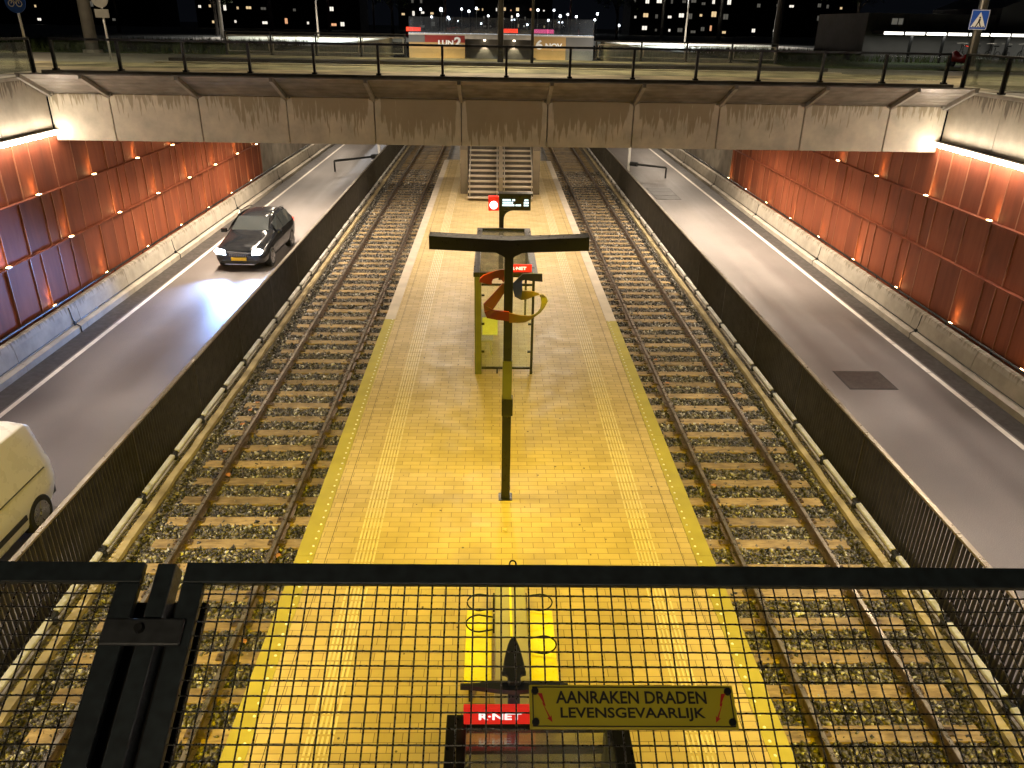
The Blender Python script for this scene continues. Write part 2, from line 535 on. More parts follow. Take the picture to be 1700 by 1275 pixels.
def dup(o, parent=None, loc=None, rotz=None, label=None, group=None):
    c = o.copy()
    COL.objects.link(c)
    if parent is not None:
        c.parent = parent
    if loc is not None:
        c.location = loc
    if rotz is not None:
        c.rotation_euler = (0, 0, rotz)
    if label:
        c['label'] = label
    if group:
        c['group'] = group
    for ch in list(o.children):
        dup(ch, c)
    return c

def lamp(name, kind, loc, parent=None, energy=100, col=WARM, target=None, size=None, size_y=None, spot=None, blend=1.0, radius=0.05, rot=None):
    ld = bpy.data.lights.new(name, kind)
    ld.energy = energy
    ld.color = col
    if kind == 'AREA':
        ld.shape = 'RECTANGLE' if size_y else 'SQUARE'
        ld.size = size
        if size_y:
            ld.size_y = size_y
    else:
        ld.shadow_soft_size = radius
    if kind == 'SPOT':
        ld.spot_size = R(spot)
        ld.spot_blend = blend
    o = bpy.data.objects.new(name, ld)
    COL.objects.link(o)
    p = Vector(loc)
    if parent is not None:
        o.parent = parent
        o.location = p - origin_of(parent)
    else:
        o.location = p
    if target is not None:
        o.rotation_euler = (Vector(target) - p).to_track_quat('-Z', 'Y').to_euler()
    elif rot is not None:
        o.rotation_euler = rot
    return o

_tc = {}
def text_mesh(s, bold=0.0):
    if (s, bold) in _tc:
        return _tc[(s, bold)]
    cu = bpy.data.curves.new('lettering_source', 'FONT')
    cu.body = s
    cu.offset = bold
    cu.resolution_u = 3
    o = bpy.data.objects.new('lettering_source', cu)
    COL.objects.link(o)
    bpy.context.view_layer.update()
    me = bpy.data.meshes.new_from_object(o.evaluated_get(bpy.context.evaluated_depsgraph_get()))
    vs = [tuple(v.co) for v in me.vertices]
    fs = [tuple(p.vertices) for p in me.polygons]
    bpy.data.objects.remove(o)
    bpy.data.meshes.remove(me)
    xs = [v[0] for v in vs]
    ys = [v[1] for v in vs]
    x0, x1, y0, y1 = min(xs), max(xs), min(ys), max(ys)
    vs = [((v[0] - x0) / (x1 - x0), (v[1] - y0) / (y1 - y0)) for v in vs]
    _tc[(s, bold)] = (vs, fs)
    return vs, fs

def put_text(mb, s, o, ux, uy, w, h, lift=0.001, bold=0.0, mi=0):
    vs, fs = text_mesh(s, bold)
    o, ux, uy = Vector(o), Vector(ux).normalized(), Vector(uy).normalized()
    n = ux.cross(uy).normalized()
    mb.add([o + ux * (x * w) + uy * (y * h) + n * lift for x, y in vs], fs, mi)

# ================================================================ the ground
XL, XR = -12.05, 12.5          # the red walls
ZR = -0.30                     # road level
mb = MB()
mb.box(-600, XL - 0.35, -60, 700, 5.6, 6.10)
mb.box(XR + 0.35, 600, -60, 700, 5.6, 6.10)
mb.box(XL - 0.35, XR + 0.35, 100.0, 700, 5.6, 6.10)
struct(mb.build('ground', M['plaza']))
mb = MB()
mb.box(XL - 0.4, XR + 0.4, -60, 110, -1.2, -0.62)
struct(mb.build('cutting_floor', M['concrete']))

mb = MB()
mb.box(-2.78, 3.22, -6, 49.2, -0.6, 0.0)
struct(mb.build('platform', M['pavers']))

def road(x0, x1, name):
    mb = MB()
    mb.box(x0, x1, -6, 94.5, -0.62, ZR)
    struct(mb.build(name, M['asphalt']))
road(-11.42, -6.66, 'road')
road(7.02, 11.86, 'road')

mb = MB()
y = -6.0
while y < 58:
    mb.box(-10.80, -10.68, y, min(58, y + 2.96), ZR, ZR + 0.004)
    y += 2.98
struct(mb.build('road_marking', M['white']))
mb = MB()
y = -6.0
while y < 58:
    mb.box(11.14, 11.27, y, min(58, y + 1.96), ZR, ZR + 0.004)
    y += 1.985
struct(mb.build('road_marking', M['white']))
for x0, x1 in ((-11.42, -10.86), (11.34, 11.86)):
    mb = MB()
    mb.box(x0, x1, -6, 58, ZR, ZR + 0.003)
    struct(mb.build('gutter', M['gutter']))

# ballast: a bed and loose stones
for x0, x1 in ((-6.50, -3.08), (3.52, 6.86)):
    mb = MB()
    mb.box(x0, x1, -6, 95, -0.62, -0.475)
    struct(mb.build('ballast_bed', M['bed']))

def stones(x0, x1, y0, y1, density, size, name, label, occ):
    n = int((x1 - x0) * (y1 - y0) * density)
    base = np.array([(1, 0, 0), (-1, 0, 0), (0, 1, 0), (0, -1, 0), (0, 0, 1), (0, 0, -1)], float)
    tri = np.array([(0, 2, 4), (2, 1, 4), (1, 3, 4), (3, 0, 4), (2, 0, 5), (1, 2, 5), (3, 1, 5), (0, 3, 5)])
    V = base[None] * rng.uniform(0.65, 1.35, (n, 6, 1)) + rng.normal(0, 0.16, (n, 6, 3))
    V *= rng.uniform(0.55, 1.3, (n, 1, 3))
    q = rng.normal(size=(n, 4))
    q /= np.linalg.norm(q, axis=1)[:, None]
    w, x, y, z = q.T
    Rm = np.stack([1 - 2 * (y * y + z * z), 2 * (x * y - z * w), 2 * (x * z + y * w), 2 * (x * y + z * w), 1 - 2 * (x * x + z * z), 2 * (y * z - x * w),
                   2 * (x * z - y * w), 2 * (y * z + x * w), 1 - 2 * (x * x + y * y)], 1).reshape(n, 3, 3)
    V = np.einsum('nij,nkj->nki', Rm, V) * (size * rng.uniform(0.6, 1.35, (n, 1, 1)))
    px = rng.uniform(x0, x1, n)
    py = rng.uniform(y0, y1, n)
    pz = -0.475 + rng.uniform(-0.005, 0.03, n)
    # keep most stones off the sleepers
    onsl = (np.abs(((py - SL0 + SLP / 2) % SLP) - SLP / 2) < 0.13) & (np.abs(px - occ) < 1.3)
    pz = np.where(onsl & (rng.random(n) < 0.86), pz - 0.05, pz)
    V += np.stack([px, py, pz], 1)[:, None, :]
    F = (tri[None] + (np.arange(n) * 6)[:, None, None]).reshape(-1, 3)
    me = bpy.data.meshes.new(name)
    me.vertices.add(n * 6)
    me.vertices.foreach_set('co', V.reshape(-1))
    me.loops.add(F.size)
    me.loops.foreach_set('vertex_index', F.reshape(-1).astype(np.int32))
    me.polygons.add(len(F))
    me.polygons.foreach_set('loop_start', np.arange(0, F.size, 3, dtype=np.int32))
    me.materials.append(M['stone'])
    me.update()
    me.validate()
    o = bpy.data.objects.new(name, me)
    COL.objects.link(o)
    o['label'] = label
    o['category'] = 'ballast'
    o['kind'] = 'stuff'

SLP, SL0 = 0.652, 4.26
stones(-6.03, -3.09, 4.4, 22, 520, 0.036, 'ballast_stones', 'loose grey brown ballast stones along the left track', -4.43)
stones(3.53, 6.40, 4.4, 22, 520, 0.036, 'ballast_stones', 'loose grey brown ballast stones along the right track', 4.89)
stones(-6.03, -3.09, 22, 48, 330, 0.042, 'ballast_stones', 'loose ballast stones of the left track near the far bridge', -4.43)
stones(3.53, 6.40, 22, 48, 330, 0.042, 'ballast_stones', 'loose ballast stones of the right track near the far bridge', 4.89)

# ================================================================ tracks
sl = MB()
sl.box(-1.3, 1.3, -0.125, 0.125, -0.16, 0.0)
sleeper0 = sl.build('sleeper', M['wood'], bevel=0.012)
fs_ = []
for u in (-1, 1):
    mb = MB()
    mb.box(u * .79 - .15, u * .79 + .15, -.06, .06, 0.001, .03)
    for q in (-1, 1):
        mb.cyl((u * .79 + q * .11, 0, .02), (u * .79 + q * .11, 0, .062), .018, n=6)
    fs_.append(mb.build('rail_chair', M['rail'], sleeper0))
first = True
for cx, side in ((-4.43, 'left'), (4.89, 'right')):
    lab = 'worn timber sleeper crossing the ballast under the rails of the %s track' % side
    for k in range(107):
        o = sleeper0 if first else sleeper0.copy()
        if not first:
            COL.objects.link(o)
            for f in fs_:
                c = f.copy()
                COL.objects.link(c)
                c.parent = o
        first = False
        o.location = (cx + random.uniform(-.03, .03), SL0 + SLP * k + random.uniform(-.015, .015), -0.437 + random.uniform(-.006, .004))
        o.rotation_euler = (0, 0, random.uniform(-.008, .008))
        tag(o, lab, 'sleeper', 'sleepers of the %s track' % side)

def rail(x, label):
    z = -0.30
    p = [(-.035, z), (.035, z), (.035, z - .038), (.010, z - .05), (.010, z - .12), (.07, z - .132), (.07, z - .142),
         (-.07, z - .142), (-.07, z - .132), (-.010, z - .12), (-.010, z - .05), (-.035, z - .038)]
    t = thing('rail', label, 'rail', (x, 4, z - .142))
    mb = MB()
    mb.sweep([(x + a, b - .001) for a, b in p], -6, 95)
    mb.build('rail_body', M['rail'], t)
    mb = MB()
    mb.box(x - .027, x + .027, -6, 95, z - .004, z + .002)
    mb.build('running_surface', M['railhead'], t)
rail(-5.22, 'rusty steel rail of the left track on the road side')
rail(-3.63, 'rusty steel rail of the left track beside the platform')
rail(4.12, 'rusty steel rail of the right track beside the platform')
rail(5.66, 'rusty steel rail of the right track on the road side')

# third-rail covers and the kerbs in front of them
def third(x0, x1, k0, k1, ystart, side):
    mb = MB()
    y = -6.0
    nk = 0
    pts = []
    while y < 80:
        a = k0 + rng.uniform(-.015, .015)
        b = k1 + rng.uniform(-.015, .015)
        pts.append((y, a, b))
        y += 0.4
    top = -0.39
    for (ya, a, b), (yb, a2, b2) in zip(pts[:-1], pts[1:]):
        mb.add([(a, ya, top), (b, ya, top), (b2, yb, top), (a2, yb, top), (a, ya, -.6), (b, ya, -.6), (b2, yb, -.6), (a2, yb, -.6)],
               [(0, 1, 2, 3), (0, 3, 7, 4), (1, 5, 6, 2)])
    struct(mb.build('kerb', M['kerb']))
    t0 = thing('third_rail_cover', 'white cover board of the conductor rail along the foot of the %s fence' % side, 'rail cover',
               ((x0 + x1) / 2, ystart, -0.4), 'conductor rail cover boards beside the %s track' % side)
    mb = MB()
    s = 1 if side == 'left' else -1
    mb.add([], [])
    xa, xb = (x0, x1) if side == 'left' else (x1, x0)
    # hood: flat top, sloping face towards the track
    prof = [(xa + s * .05, -.25), (xa + s * .125, -.262), (xa + s * .135, -.275), (xa + s * .135, -.31), (xa + s * .12, -.31), (xa + s * .115, -.28), (xa + s * .05, -.268)]
    mb.sweep(prof, ystart + .10, ystart + 1.46)
    mb.build('cover_board', M['whitecover'], t0)
    mb = MB()
    mb.box(min(xa, xa + s * .15), max(xa, xa + s * .15), ystart + 1.49, ystart + 1.57, -.4, -.31)
    mb.cyl((xa + s * .08, ystart + 1.463, -.315), (xa + s * .08, ystart + 1.655, -.315), .038, n=10)
    mb.build('bracket', M['black'], t0)
    mb = MB()
    mb.box(min(xa + s * .03, xa + s * .1), max(xa + s * .03, xa + s * .1), ystart, ystart + 1.56, -.37, -.315)
    mb.build('conductor_rail', M['rail'], t0)
    for k in range(1, 44):
        dup(t0, None, ((x0 + x1) / 2, ystart + 1.56 * k, -0.4))
third(-6.46, -6.29, -6.235, -6.10, 4.16, 'left')
third(6.66, 6.83, 6.47, 6.60, 4.07, 'right')

# ================================================================ slatted fences
def slat_fence(x, side):
    t = thing('slatted_fence', 'long bronze grey fence of upright slats between the %s track and the %s road' % (side, side), 'fence', (x, 3, -0.6))
    L = 3.12
    mb = MB()
    n = int(round(L / 0.104))
    for i in range(n):
        y = 3 + i * 0.104
        mb.box(x - .030, x + .030, y, y + .009, -0.42, 0.85)
    mb.box(x - .012, x + .012, 3, 3 + L - .02, -0.44, -0.40)
    p0 = mb.build('slat_panel', M['fence'], t)
    mb = MB()
    mb.box(x - .035, x + .035, 3 + L - .04, 3 + L - .005, -0.6, 0.86)
    q0 = mb.build('post', M['fence'], t)
    for k in range(1, 21):
        for o in (p0, q0):
            c = o.copy()
            COL.objects.link(c)
            c.location = (0, L * k, 0)
    mb = MB()
    for k in range(21):
        mb.box(x - .045, x + .045, 3 + L * k + .006, 3 + L * (k + 1) - .006, 0.862, 0.90)
    mb.build('top_rail', M['fencetop'], t, bevel=.008)
    mb = MB()
    mb.box(x - .14, x + .14, -6, 70, -0.62, -0.46)
    mb.build('plinth', M['concrete'], t)
slat_fence(-6.52, 'left')
slat_fence(6.90, 'right')

# ================================================================ platform edges, studs, tactile strips
def edge(x0, x1, side, sx):
    t = thing('platform_edge', 'ochre painted %s platform edge with a row of white studs' % side, 'platform edge', ((x0 + x1) / 2, 4, -0.2))
    mb = MB()
    y = -6.0
    while y < 20.5:
        mb.box(x0, x1, y, y + 1.98 if y + 1.98 < 20.6 else 20.6, -0.2, 0.001)
        y += 1.985
    mb.build('painted_edge', M['edgepaint'], t)
    mb = MB()
    y = 20.61
    while y < 49:
        mb.box(x0, x1, y, min(49.2, y + 1.98), -0.2, 0.001)
        y += 1.985
    mb.build('plain_edge', M['edgeplain'], t)
    mb = MB()
    for k in range(10):
        t_ = 2 * math.pi * k / 10
    mb.cyl((sx, 5.0, 0.001), (sx, 5.0, 0.009), .021, .016, 12)
    s0 = mb.build('stud', M['stud'], t, smooth=False)
    for k in range(1, 80):
        c = s0.copy()
        COL.objects.link(c)
        c.location = (0, 0.197 * k, 0)
    mb = MB()
    xs = x1 + .004 if side == 'left' else x0 - .004
    mb.box(min(x0, x1) + .02, max(x0, x1) - .02, -6, 49.2, -0.6, -0.21)
    mb.build('edge_foot', M['seam'], t)
edge(-3.07, -2.785, 'left', -2.85)
edge(3.225, 3.51, 'right', 3.29)

for x0, side in ((-2.15, 'left'), (2.31, 'right')):
    mb = MB()
    for i in range(6):
        xx = x0 + i * 0.058
        y = 3.0
        while y < 48.5:
            mb.box(xx, xx + .026, y, y + .262, -.002, .007)
            y += .292
    tag(mb.build('tactile_strip', M['tactile']), 'pale ribbed tactile guide strip along the %s side of the platform' % side, 'tactile strip')
for xx in (-2.6, 3.02):
    mb = MB()
    mb.box(xx, xx + .008, -6, 49.2, -.003, .0015)
    struct(mb.build('paving_joint', M['seam']))

# ================================================================ barriers
def barrier(xf, out, side):
    """xf: road-side foot, out: -1 left / +1 right"""
    t = thing('concrete_barrier', 'stained concrete safety barrier between the %s road and the %s red wall' % (side, side), 'barrier', (xf, 2, ZR))
    prof = [(0, ZR - .3), (0, ZR + .16), (.10, ZR + .20), (.155, ZR + .21), (.20, ZR + .60), (.23, .44), (.27, .462), (.36, .462), (.38, .44), (.38, ZR - .3)]
    prof = [(xf + out * a, b) for a, b in prof]
    mb = MB()
    L = 3.1
    mb.sweep(prof, 2, 2 + L - .016)
    s0 = mb.build('segment', M['barrier'], t)
    for k in range(1, 21):
        c = s0.copy()
        COL.objects.link(c)
        c.location = (0, L * k, 0)
    mb = MB()
    mb.tube([(xf + out * .45, 2, .50), (xf + out * .45, 66, .50)], .032, 8)
    for k in range(30):
        mb.box(xf + out * .45 - .012, xf + out * .45 + .012, 2.6 + k * 2.1, 2.65 + k * 2.1, .1, .48)
    mb.build('guide_rail', M['black'], t)
    mb = MB()
    xc = xf + out * .135
    zc = ZR + .245
    mb.tube([(xc, 2, zc), (xc, 66, zc)], .013, 6)
    for k, yy in enumerate([5.4 + 7.4 * i for i in range(9)]):
        mb.tube([(xf + out * .21, yy, .40), (xf + out * .175, yy, ZR + .42), (xf + out * .12, yy, ZR + .245), (xf - out * .012, yy, ZR + .17), (xf - out * .012, yy, ZR + .0)], .014, 6)
        mb.box(xc - .03, xc + .03, yy - .04, yy + .04, zc - .05, zc + .04)
    mb.build('cable', M['black'], t)
    mb = MB()
    mb.box(min(xf + out * .39, xf + out * .66), max(xf + out * .39, xf + out * .66), 2, 66, -.6, .05)
    mb.build('drain_channel', M['seam'], t)
barrier(-11.42, -1, 'left')
barrier(11.86, 1, 'right')

# ================================================================ red walls, strips, uplights
TIERS = ((0.10, 1.93), (1.97, 3.30), (3.34, 4.70))
def red_wall(x, out, side, y1):
    t = thing('red_wall', 'tall %s wall of folded rust red metal panels in three tiers' % side, 'wall', (x, 2, 0.1))
    P = 1.03
    for ti, (z0, z1) in enumerate(TIERS):
        setb = out * 0.03 * ti
        ph = (0.0, 0.33, 0.66)[ti] * P
        mb = MB()
        y = 2.0
        edges = []
        while y < y1:
            wd = random.choice((.52, .70, .88, 1.05))
            ya, yb = y, min(y1, y + wd)
            if yb - ya > .05:
                d = random.choice((0.012, 0.022, 0.034))
                xa, xb = (x + setb, x + setb - out * d) if random.random() < .88 else (x + setb - out * d * .4, x + setb)
                th = out * .02
                vs = [(xa, ya, z0), (xb, yb - .004, z0), (xb, yb - .004, z1), (xa, ya, z1)]
                vs += [(xa + th, ya, z0), (xb + th, yb - .004, z0), (xb + th, yb - .004, z1), (xa + th, ya, z1)]
                mb.add(vs, [(0, 1, 2, 3), (4, 7, 6, 5), (0, 4, 5, 1), (1, 5, 6, 2), (2, 6, 7, 3), (3, 7, 4, 0)])
            edges.append(yb)
            y += wd
        for y in edges:  # added slim strips that draw light streaks on the fold edges
            fw = random.choice((.010, .016, .026))
            fo = .040 + .010 * random.random()
            a, b2 = x + setb - out * fo, x + setb + out * .015
            mb.box(min(a, b2), max(a, b2), y - .004 - fw, y + .003, z0 + .002, z1 - .002, 1)
        mb.build('panel_tier', [M['corten'], M['edgelight']], t)
        mb = MB()
        zb = z0 - .04 if ti else z0 - .04
        mb.box(min(x + setb - out * .125, x + setb + out * .1), max(x + setb - out * .125, x + setb + out * .1), 2, y1, zb, zb + .032)
        mb.build('ledge', M['corten'], t)
    mb = MB()
    mb.box(min(x + out * .11, x + out * .3), max(x + out * .11, x + out * .3), 2, y1, -.6, 4.72)
    mb.build('backing', M['seam'], t)
    return t
red_wall(XL, -1, 'left', 41.1)
red_wall(XR, 1, 'right', 41.3)

def uplights(x, out, z, ys, label, group):
    t0 = None
    for y in ys:
        if t0 is None:
            t0 = thing('uplight', label, 'uplight', (x - out * .16, y, z), group)
            mb = MB()
            mb.box(x - out * .16 - .05, x - out * .16 + .05, y - .09, y + .09, z, z + .035)
            mb.build('housing', M['rib'], t0, bevel=.006)
            mb = MB()
            mb.box(x - out * .16 - .035, x - out * .16 + .035, y - .06, y + .06, z + .036, z + .044)
            mb.build('lens', M['upglow'], t0)
            lamp('uplight_lamp', 'SPOT', (x - out * .13, y, z + .07), t0, L_UP, (1.0, 0.58, 0.17), (x - out * .02, y, z + .9), None, None, 64, .9, .02)
        else:
            dup(t0, None, (x - out * .16, y, z))
uplights(XL - .06, -1, 3.34, [20.65 + 3.08 * k for k in range(-1, 5)], 'small warm uplight glowing on the upper ledge of the left red wall', 'uplights on the upper ledge of the left red wall')
uplights(XL - .03, -1, 1.97, [18.6 + 3.09 * k for k in range(0, 8)], 'small warm uplight glowing on the middle ledge of the left red wall', 'uplights on the middle ledge of the left red wall')
uplights(XL, -1, 0.47, [17.0 + 3.10 * k for k in range(0, 8)], 'small warm uplight glowing at the foot of the left red wall', 'uplights at the foot of the left red wall')
uplights(XR + .06, 1, 3.34, [18.95 + 3.13 * k for k in range(0, 6)], 'small warm uplight glowing on the upper ledge of the right red wall', 'uplights on the upper ledge of the right red wall')
uplights(XR, 1, 0.47, [16.2 + 3.12 * k for k in range(0, 9)], 'small warm uplight glowing at the foot of the right red wall', 'uplights at the foot of the right red wall')

def strip_light(x, out, side):
    t = thing('light_strip', 'long white light strip along the top of the %s red wall' % side, 'light strip', (x, 2, 4.7))
    mb = MB()
    mb.box(min(x - out * .12, x + out * .10), max(x - out * .12, x + out * .10), 2, 22.35, 4.80, 4.83)
    for k in range(10):
        mb.box(min(x - out * .22, x - out * .10), max(x - out * .22, x - out * .10), 3 + k * 2.05, 3.04 + k * 2.05, 4.795, 4.82)
    mb.build('housing', M['rib'], t)
    mb = MB()
    mb.tube([(x - out * .21, 2, 4.765), (x - out * .21, 22.35, 4.765)], .038, 8)
    mb.build('diffuser', M['strip'], t)
strip_light(XL - .02, -1, 'left')
strip_light(XR + .02, 1, 'right')

# concrete walls above the red ones
def upper_wall(x, out, side):
    t = thing('retaining_wall', 'stained concrete wall above the light strip on the %s side' % side, 'wall', (x, 2, 4.84))
    k = 0
    y = 22.36
    while y > 2:
        ya = max(2, y - 2.4)
        mb = MB()
        a, b = x, x + out * .3
        mb.box(min(a, b), max(a, b), ya + .014, y - .014, 4.84, 6.13)
        mb.build('wall_panel', M['wallcon'], t)
        y -= 2.4
    mb = MB()
    a, b = x - out * .06, x + out * .36
    mb.box(min(a, b), max(a, b), 2, 22.36, 6.14, 6.22)
    mb.build('coping', M['rib'], t)
    mb = MB()
    a, b = x + out * .31, x + out * .34
    mb.box(min(a, b), max(a, b), 2, 22.36, 4.8, 6.12)
    mb.build('backing', M['seam'], t)
upper_wall(XL - .06, -1, 'left')
upper_wall(XR + .12, 1, 'right')

# walls of the cutting beyond the red panels
for x, out, side, y0 in ((XL, -1, 'left', 41.12), (XR, 1, 'right', 41.32)):
    t = thing('cutting_wall', 'plain grey concrete wall beyond the end of the %s red wall' % side, 'wall', (x, y0, -.5))
    y = y0
    while y < 99:
        mb = MB()
        a, b = x - out * .05, x + out * .3
        mb.box(min(a, b), max(a, b), y, min(99, y + 5.8) - .02, -.6, 6.08)
        mb.build('wall_panel', M['concrete'], t)
        y += 5.8

for y in (45, 53, 61):  # lamps added out of sight to brighten the cutting beyond the bridge
    for x, out, side in ((XL, -1, 'left'), (XR, 1, 'right')):
        t = thing('fill_wall_lamp', 'added unseen lamp box high on the %s cutting wall beyond the far bridge' % side, 'fill lamp', (x, y, 4.4), 'added lamps on the %s cutting wall' % side)
        mb = MB()
        mb.box(min(x - out * .06, x - out * .22), max(x - out * .06, x - out * .22), y - .4, y + .4, 4.4, 4.52)
        mb.build('housing', M['rib'], t)
        mb = MB()
        mb.box(min(x - out * .09, x - out * .2), max(x - out * .09, x - out * .2), y - .36, y + .36, 4.385, 4.397)
        mb.build('lens', M['lampwarm'], t)
        lamp('fill_wall_light', 'AREA', (x - out * .25, y, 4.36), t, 260, NEUT, (x - out * 4.5, y, ZR), .6, .15)

# ================================================================ the far bridge
YF = 22.4
bx0, bx1 = XL - .06, XR + .12
bridge = thing('road_bridge', 'stained concrete bridge crossing over the platform, tracks and roads', 'bridge', (0.2, YF, 4.52))
joints = [-.92 + 2.385 * k for k in range(-4, 6)]
xs = [bx0] + [j for j in joints if bx0 + .3 < j < bx1 - .3] + [bx1]
for a, b in zip(xs[:-1], xs[1:]):
    mb = MB()
    mb.box(a + .014, b - .014, YF, YF + .28, 4.52, 5.74)
    mb.build('girder_panel', M['girder'], bridge, bevel=.012)
mb = MB()
mb.box(bx0, bx1, YF + .285, YF + .9, 4.60, 5.74)
mb.build('girder_core', M['seam'], bridge)
mb = MB()
mb.box(bx0, bx1, YF + .02, 38.2, 5.75, 6.2)
mb.build('deck', M['deck'], bridge)
mb = MB()
mb.box(bx0, bx1, YF - .02, YF + .22, 6.204, 6.33)
mb.build('kerb', M['concrete'], bridge, bevel=.02)
mb = MB()
mb.box(bx0, bx1, 31.2, 32.6, 6.203, 6.32)
mb.build('planting_strip', M['gutter'], bridge)
mb = MB()
mb.box(bx0, bx1, 29.9, 30.05, 6.203, 6.24)
mb.box(bx0, bx1, 33.6, 33.72, 6.203, 6.24)
mb.build('kerb_line', M['edgeplain'], bridge)
mb = MB()
mb.box(bx0, bx1, 37.6, 38.2, 4.7, 5.74)
mb.build('rear_girder', M['concrete'], bridge)
for gx in (-6.6, 7.0):
    mb = MB()
    for k in range(4):
        mb.cyl((gx, 26 + k * 3.6, -.5), (gx, 26 + k * 3.6, 5.74), .16, n=12)

# screen leaning outwards from the bridge edge
def screen(Y0, z0, Y1, z1, sgn, xs, label, x0, x1):
    t = thing('safety_screen', label, 'safety screen', (0.2, Y0, z0))
    o0, o1 = Vector((0, Y0, z0)), Vector((0, Y1, z1))
    d = (o1 - o0)
    L = d.length
    d.normalize()
    n = Vector((1, 0, 0)).cross(d).normalized()
    if n.z < 0:
        n = -n
    for xx in xs:
        mb = MB()
        c = o0 + d * L / 2 + Vector((xx, 0, 0)) - n * .05
        mb.obox(c, (.045, 0, 0), d * (L / 2 + .03), n * .05)
        mb.obox(o0 + Vector((xx, 0, 0)) - n * .02 + d * .03, (.12, 0, 0), d * .05, n * .04)
        for s in (-1, 1):
            q = o0 + Vector((xx + s * .085, 0, 0)) + d * .03
            mb.cyl(q, q + n * .05, .02, n=8)
        mb.build('rib', M['rib'], t)
    for a, b in zip(xs[:-1], xs[1:]):
        mb = MB()
        for k in range(5):
            w0 = .06 + (L - .12) * k / 5
            w1 = .06 + (L - .12) * (k + 1) / 5 - .02
            c = o0 + d * (w0 + w1) / 2 + Vector(((a + b) / 2, 0, 0)) + n * .012
            mb.obox(c, ((b - a) / 2 - .05, 0, 0), d * (w1 - w0) / 2, n * .008)
        mb.build('screen_panel', M['screen'], t)
        mb = MB()
        c = o0 + d * (L * .80) + Vector(((a + b) / 2 + .05, 0, 0)) + n * .026
        mb.obox(c, ((b - a) * .11, 0, 0), d * .03, n * .005)
        mb.build('pale_plate', M['rib'], t)
    mb = MB()
    for w in (0.02, L - .02):
        mb.obox(o0 + d * w + Vector(((x0 + x1) / 2, 0, 0)) + n * .015, ((x1 - x0) / 2, 0, 0), d * .022, n * .02)
    mb.build('edge_rail', M['rib'], t)
screen(YF - .02, 5.76, 21.12, 6.29, -1, [bx0 + .1] + [j for j in joints if bx0 + .6 < j < bx1 - .6] + [bx1 - .1],
       'slanting metal safety screen with ribs below the bridge railing', bx0, bx1)

# glass railings
def glass_rail(pts, label, posts_step, z0, z1, cat='railing', paneframe=False):
    a, b = Vector(pts[0]), Vector(pts[1])
    L = (b - a).length
    u = (b - a).normalized()
    nrm = Vector((-u.y, u.x, 0))
    n = max(1, int(round(L / posts_step)))
    t = thing('glass_railing', label, cat, (a.x, a.y, z0))
    up = Vector((0, 0, 1))
    for i in range(n + 1):
        p = a + u * (L * i / n)
        mb = MB()
        mb.obox(Vector((p.x, p.y, (z0 + z1) / 2)), u * .032, nrm * .05, up * ((z1 - z0) / 2))
        mb.obox(Vector((p.x, p.y, z0 + .02)), u * .065, nrm * .075, up * .02)
        mb.build('post', M['black'], t)
    for i in range(n):
        p = a + u * (L * (i + .5) / n)
        mb = MB()
        mb.obox(Vector((p.x, p.y, (z0 + z1) / 2 + .02)), u * (L / n / 2 - .04), nrm * .006, up * ((z1 - z0) / 2 - .07))
        mb.build('pane', M['glass'], t)
        if paneframe:
            mb = MB()
            w = L / n / 2 - .1
            hh = (z1 - z0) / 2 - .14
            c = Vector((p.x, p.y, (z0 + z1) / 2 + .02)) - nrm * .02
            for s in (-1, 1):
                mb.obox(c + up * s * hh, u * w, nrm * .01, up * .018)
                mb.obox(c + u * s * w, u * .018, nrm * .01, up * hh)
            mb.build('pane_frame', M['rib'], t)
    mb = MB()
    c = a + u * L / 2
    mb.obox(Vector((c.x, c.y, z1 + .028)), u * (L / 2 + .03), nrm * .04, up * .028)
    mb.build('top_rail', M['black'], t)
    return t
glass_rail([(-11.76, YF + .1, 0), (12.38, YF + .1, 0)], 'long glass railing with black posts along the edge of the bridge', 1.725, 6.33, 7.06)
glass_rail([(XL - .2, 2.2, 0), (XL - .2, 22.3, 0)], 'glass railing with black posts on top of the left concrete wall', 1.75, 6.22, 7.06)
glass_rail([(XR + .3, 2.2, 0), (XR + .3, 22.3, 0)], 'glass railing with black posts on top of the right concrete wall', 1.75, 6.22, 7.06)
glass_rail([(-12.1, 38.1, 0), (-4.05, 38.1, 0)], 'pale framed glass railing on the far side of the bridge, left of the tunnel portal', 2.02, 6.21, 7.13, 'railing', True)
glass_rail([(4.6, 38.1, 0), (12.9, 38.1, 0)], 'pale framed glass railing on the far side of the bridge, right of the tunnel portal', 2.07, 6.21, 7.0, 'railing', True)

# luminaires under the far bridge
def ceiling_lum(x, y0, y1, z, label, energy, col, w=.16, mat='lampwarm', spread=180):
    t = thing('ceiling_luminaire', label, 'luminaire', (x, (y0 + y1) / 2, z))
    mb = MB()
    mb.box(x - w / 2 - .03, x + w / 2 + .03, y0, y1, z, z + .1)
    mb.build('housing', M['rib'], t)
    mb = MB()
    mb.box(x - w / 2, x + w / 2, y0 + .05, y1 - .05, z - .02, z - .002)
    mb.build('diffuser', M[mat], t)
    lamp('luminaire_lamp', 'AREA', (x, (y0 + y1) / 2, z - .04), t, energy, col, None, w, y1 - y0 - .1, rot=(0, 0, 0)).data.spread = R(spread)
ceiling_lum(-1.9, 24, 37, 5.5, 'long ceiling luminaire under the far bridge over the left half of the platform', L_BRIDGE_MID, PEACH)
ceiling_lum(2.3, 24, 37, 5.5, 'long ceiling luminaire under the far bridge over the right half of the platform', L_BRIDGE_MID, PEACH)
ceiling_lum(-8.9, 24, 37, 5.5, 'long ceiling luminaire under the far bridge over the left road', L_BRIDGE_ROAD, NEUT, spread=105)
